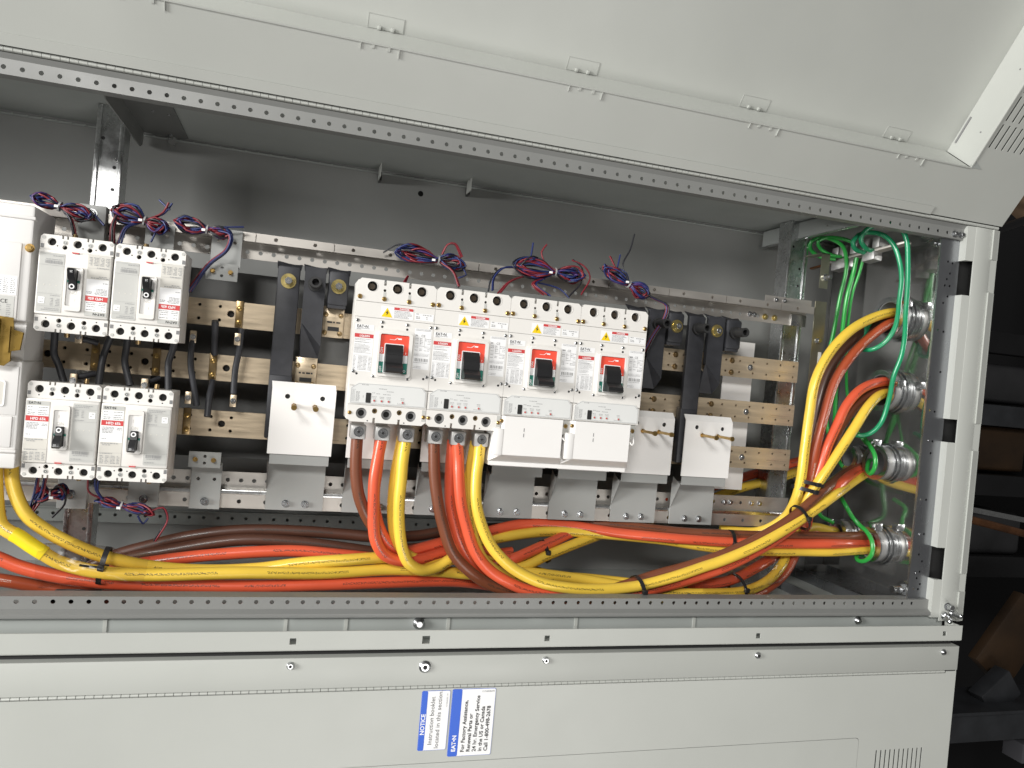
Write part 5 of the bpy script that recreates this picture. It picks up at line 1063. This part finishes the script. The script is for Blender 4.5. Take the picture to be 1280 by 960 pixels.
coil('coil of red and blue wires in front of the galvanised upright', (0.1874, 0.1150, -0.1839), -14, .046, .034, .022, .016, 12, fan((0.1479, 0.1150, -0.1706), (0.1419, 0.1000, -0.2280), ['red', 'red', 'black'], .004, [(0.1410, 0.1050, -0.1977)], 2) + fan((0.1814, 0.1150, -0.1875), (0.1553, 0.1000, -0.2289), ['blue', 'blue', 'red'], .005, [(0.1619, 0.1050, -0.2002)], 3) + fan((0.1874, 0.1150, -0.1839), (0.2243, 0.1200, -0.1472), ['red', 'red', 'blue'], .0025, [(0.2155, 0.1200, -0.1652)], 4) + fan((0.2247, 0.1150, -0.1592), (0.2049, 0.1200, -0.1432), ['blue'], .001) + fan((0.2113, 0.1150, -0.1832), (0.1985, 0.1100, -0.2188), ['blue'], .002), 2)
coil('coil of red and blue wires on the angle bracket beside the bare bars', (0.2874, 0.1150, -0.1849), -7, .046, .036, .017, .011, 12, fan((0.3018, 0.1150, -0.1843), (0.2663, 0.1150, -0.2969), ['red', 'blue', 'red', 'black', 'blue'], .004, [(0.3269, 0.1050, -0.1908), (0.3237, 0.1050, -0.2165), (0.2966, 0.1100, -0.2447)], 5) + fan((0.2987, 0.1150, -0.1791), (0.3455, 0.1200, -0.1702), ['blue'], .001), 3)
coil('figure of eight coil of wires above the first two large breakers', (0.6986, 0.1150, -0.1850), -5, .070, .046, .018, .018, 10, fan((0.7021, 0.1150, -0.1891), (0.7367, 0.0900, -0.2345), ['red', 'red', 'black', 'red'], .003, [(0.7254, 0.1000, -0.2061)], 6) + fan((0.6936, 0.1150, -0.1810), (0.5954, 0.1300, -0.1814), ['black'], .001, [(0.6242, 0.1200, -0.1638)]) + fan((0.6438, 0.1150, -0.2223), (0.6367, 0.1000, -0.2351), ['red', 'red'], .003) + fan((0.7053, 0.1150, -0.1734), (0.7445, 0.1150, -0.1744), ['red', 'red'], .003, [(0.7135, 0.1100, -0.1547), (0.7272, 0.1100, -0.1513)], 7) + fan((0.7427, 0.1150, -0.1900), (0.7391, 0.1100, -0.2140), ['blue'], .001, [(0.7541, 0.1100, -0.2060)]), 4)
coil('fat coil of purple and red wires above the third large breaker', (0.9343, 0.1150, -0.1784), -2, .076, .052, .025, .018, 16, fan((0.8543, 0.1150, -0.1789), (0.7992, 0.0900, -0.2332), ['black', 'blue', 'blue'], .004, [(0.8227, 0.1050, -0.1856), (0.8041, 0.1000, -0.2071)], 8) + fan((0.8706, 0.1150, -0.1942), (0.8137, 0.0900, -0.2360), ['red', 'red', 'black'], .005, [(0.8366, 0.1000, -0.2108)], 9) + fan((0.9122, 0.1150, -0.1938), (0.9155, 0.0900, -0.2304), ['black', 'red', 'blue', 'red'], .012, [(0.8889, 0.1000, -0.2107)], 10) + fan((0.9089, 0.1150, -0.1593), (0.9140, 0.1200, -0.1245), ['red'], .001, [(0.9039, 0.1200, -0.1418)]) + fan((0.8816, 0.1150, -0.1533), (0.8855, 0.1200, -0.1252), ['blue'], .001) + fan((0.9674, 0.1150, -0.1501), (0.9887, 0.1000, -0.2179), ['red'], .001, [(0.9921, 0.1100, -0.1588), (1.0079, 0.1100, -0.1794)]) + fan((0.9689, 0.1150, -0.1483), (0.9622, 0.1000, -0.2258), ['black'], .001, [(0.9891, 0.1100, -0.1640), (0.9900, 0.1100, -0.1912)]) + fan((0.8929, 0.1150, -0.2025), (0.9640, 0.1000, -0.2271), ['blue'], .001, [(0.9458, 0.1100, -0.2109)]), 5)
coil('coil of wires above the end breaker, its lead hanging down', (1.0952, 0.1150, -0.1829), -24, .058, .044, .017, .018, 12, fan((1.1124, 0.1150, -0.1924), (1.1450, 0.1150, -0.3180), ['blue', 'red', 'blue', 'black', 'red'], .004, [(1.1544, 0.1050, -0.2080), (1.1785, 0.1000, -0.2189), (1.1773, 0.1000, -0.2422), (1.1606, 0.1100, -0.2800)], 11) + fan((1.0865, 0.1150, -0.1675), (1.1060, 0.1300, -0.0755), ['black'], .001, [(1.0810, 0.1200, -0.1430), (1.0963, 0.1250, -0.1107)]) + fan((1.0639, 0.1150, -0.1556), (1.0512, 0.1200, -0.1305), ['red', 'red'], .003) + fan((1.0671, 0.1150, -0.1519), (1.0737, 0.1200, -0.1242), ['blue'], .001), 6)
coil('tangled coil of wires under the lower small breaker by the big breaker', (0.0803, 0.1150, -0.6583), 12, .020, .022, .016, .015, 10, fan((0.0634, 0.1000, -0.6284), (0.0558, 0.1100, -0.6919), ['red', 'blue', 'black', 'red'], .006, [(0.0616, 0.1050, -0.6547)], 12) + fan((0.0740, 0.1000, -0.6293), (0.0533, 0.1100, -0.6894), ['black', 'red', 'blue'], .006, [(0.0691, 0.1050, -0.6610)], 13) + fan((0.1015, 0.1150, -0.6547), (0.0794, 0.1300, -0.7020), ['black'], .001, [(0.0994, 0.1200, -0.6761)]), 7, depth=.014)
coil('flat bunch of wires lying under the lower small breaker by the bars', (0.1888, 0.1150, -0.6744), -12, .036, .046, .008, .009, 9, fan((0.1610, 0.1150, -0.6672), (0.1504, 0.1000, -0.6296), ['blue', 'blue', 'black'], .004, [(0.1507, 0.1050, -0.6481)], 14) + fan((0.1583, 0.1150, -0.6646), (0.1348, 0.1000, -0.6304), ['red'], .002, [(0.1376, 0.1050, -0.6514)]) + fan((0.2373, 0.1150, -0.6810), (0.2431, 0.1300, -0.7376), ['red', 'black'], .003, [(0.2528, 0.1200, -0.6758), (0.2620, 0.1200, -0.6952)], 15) + fan((0.2153, 0.1150, -0.6915), (0.2300, 0.1200, -0.6962), ['blue'], .001, [(0.2231, 0.1200, -0.7063)]), 8)

# ================================================================== dim workshop behind, seen past the right post
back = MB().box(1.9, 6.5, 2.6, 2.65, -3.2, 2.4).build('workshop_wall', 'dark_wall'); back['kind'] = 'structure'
rk = thing('storage_rack', 'dark storage rack with steel beams in the dim background', 'rack', (3.1, 1.2, -2.2)); b = Vector(rk.location)
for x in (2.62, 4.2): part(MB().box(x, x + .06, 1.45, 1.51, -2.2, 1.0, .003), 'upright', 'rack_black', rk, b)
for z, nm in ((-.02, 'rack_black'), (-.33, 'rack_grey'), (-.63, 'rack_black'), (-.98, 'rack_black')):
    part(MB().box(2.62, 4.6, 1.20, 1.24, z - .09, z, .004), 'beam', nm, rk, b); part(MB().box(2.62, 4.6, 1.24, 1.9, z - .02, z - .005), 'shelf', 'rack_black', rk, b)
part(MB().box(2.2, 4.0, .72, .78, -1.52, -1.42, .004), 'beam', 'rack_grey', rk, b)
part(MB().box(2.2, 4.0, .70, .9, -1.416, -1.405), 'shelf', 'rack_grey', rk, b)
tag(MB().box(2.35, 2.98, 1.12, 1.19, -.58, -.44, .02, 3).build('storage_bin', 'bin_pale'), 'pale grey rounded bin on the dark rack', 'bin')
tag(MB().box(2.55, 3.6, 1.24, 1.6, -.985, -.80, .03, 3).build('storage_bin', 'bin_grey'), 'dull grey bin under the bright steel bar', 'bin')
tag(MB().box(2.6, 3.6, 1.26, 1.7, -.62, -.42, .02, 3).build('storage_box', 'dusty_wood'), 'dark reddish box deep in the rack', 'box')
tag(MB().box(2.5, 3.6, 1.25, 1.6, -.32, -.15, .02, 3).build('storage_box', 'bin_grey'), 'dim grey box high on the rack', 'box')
def rod(nm, a, bb, r, mat, lab_, cat, sq=False):
    a = Vector(a); bb = Vector(bb); m = MB()
    m.cyl(Vector((0, 0, 0)), r, bb - a, (bb - a).length, 4 if sq else 14); o = m.build(nm, mat); o.location = a; return tag(o, lab_, cat)
rod('steel_bar', (2.3429, 0.4500, -0.6564), (2.9225, 0.5500, -0.7276), .011, 'galvanised', 'bright square steel bar sticking out of the dark rack', 'bar', True)
rod('copper_pipe', (2.5630, 0.6200, -0.7171), (3.1562, 0.7200, -0.8160), .013, 'copper_dull', 'dull copper pipe under the bright steel bar', 'pipe')
for nm, px, rot_, sz, mat, lab_, cat in (('cardboard_box', (3.1674, 0.9000, -1.2297), 38, (.10, .02, .16), 'dusty_wood', 'dusty brown tilted board in the dark below the steel bar', 'board'), ('storage_tray', (2.9964, 0.8000, -1.3824), -38, (.075, .03, .055), 'rack_grey', 'dark tilted metal plate lying on the rack beam', 'plate'),
                                          ('carton', (2.8932, 0.7500, 0.3554), 28, (.16, .05, .028), 'cardboard', 'tan carton behind the raised door corner', 'carton'), ('carton', (3.1002, 0.7500, -1.5688), 0, (.055, .04, .035), 'bin_pale', 'pale carton under the grey rack beam', 'carton')):
    o = MB().box(-sz[0], sz[0], -sz[1], sz[1], -sz[2], sz[2], .004).build(nm, mat); o.location = px; o.rotation_euler = (0, R(rot_), 0); tag(o, lab_, cat)
rod('rack_tube', (2.5747, 0.6000, 0.2132), (2.9411, 0.7000, 0.3532), .014, 'rack_black', 'black tube under the tan carton', 'tube')
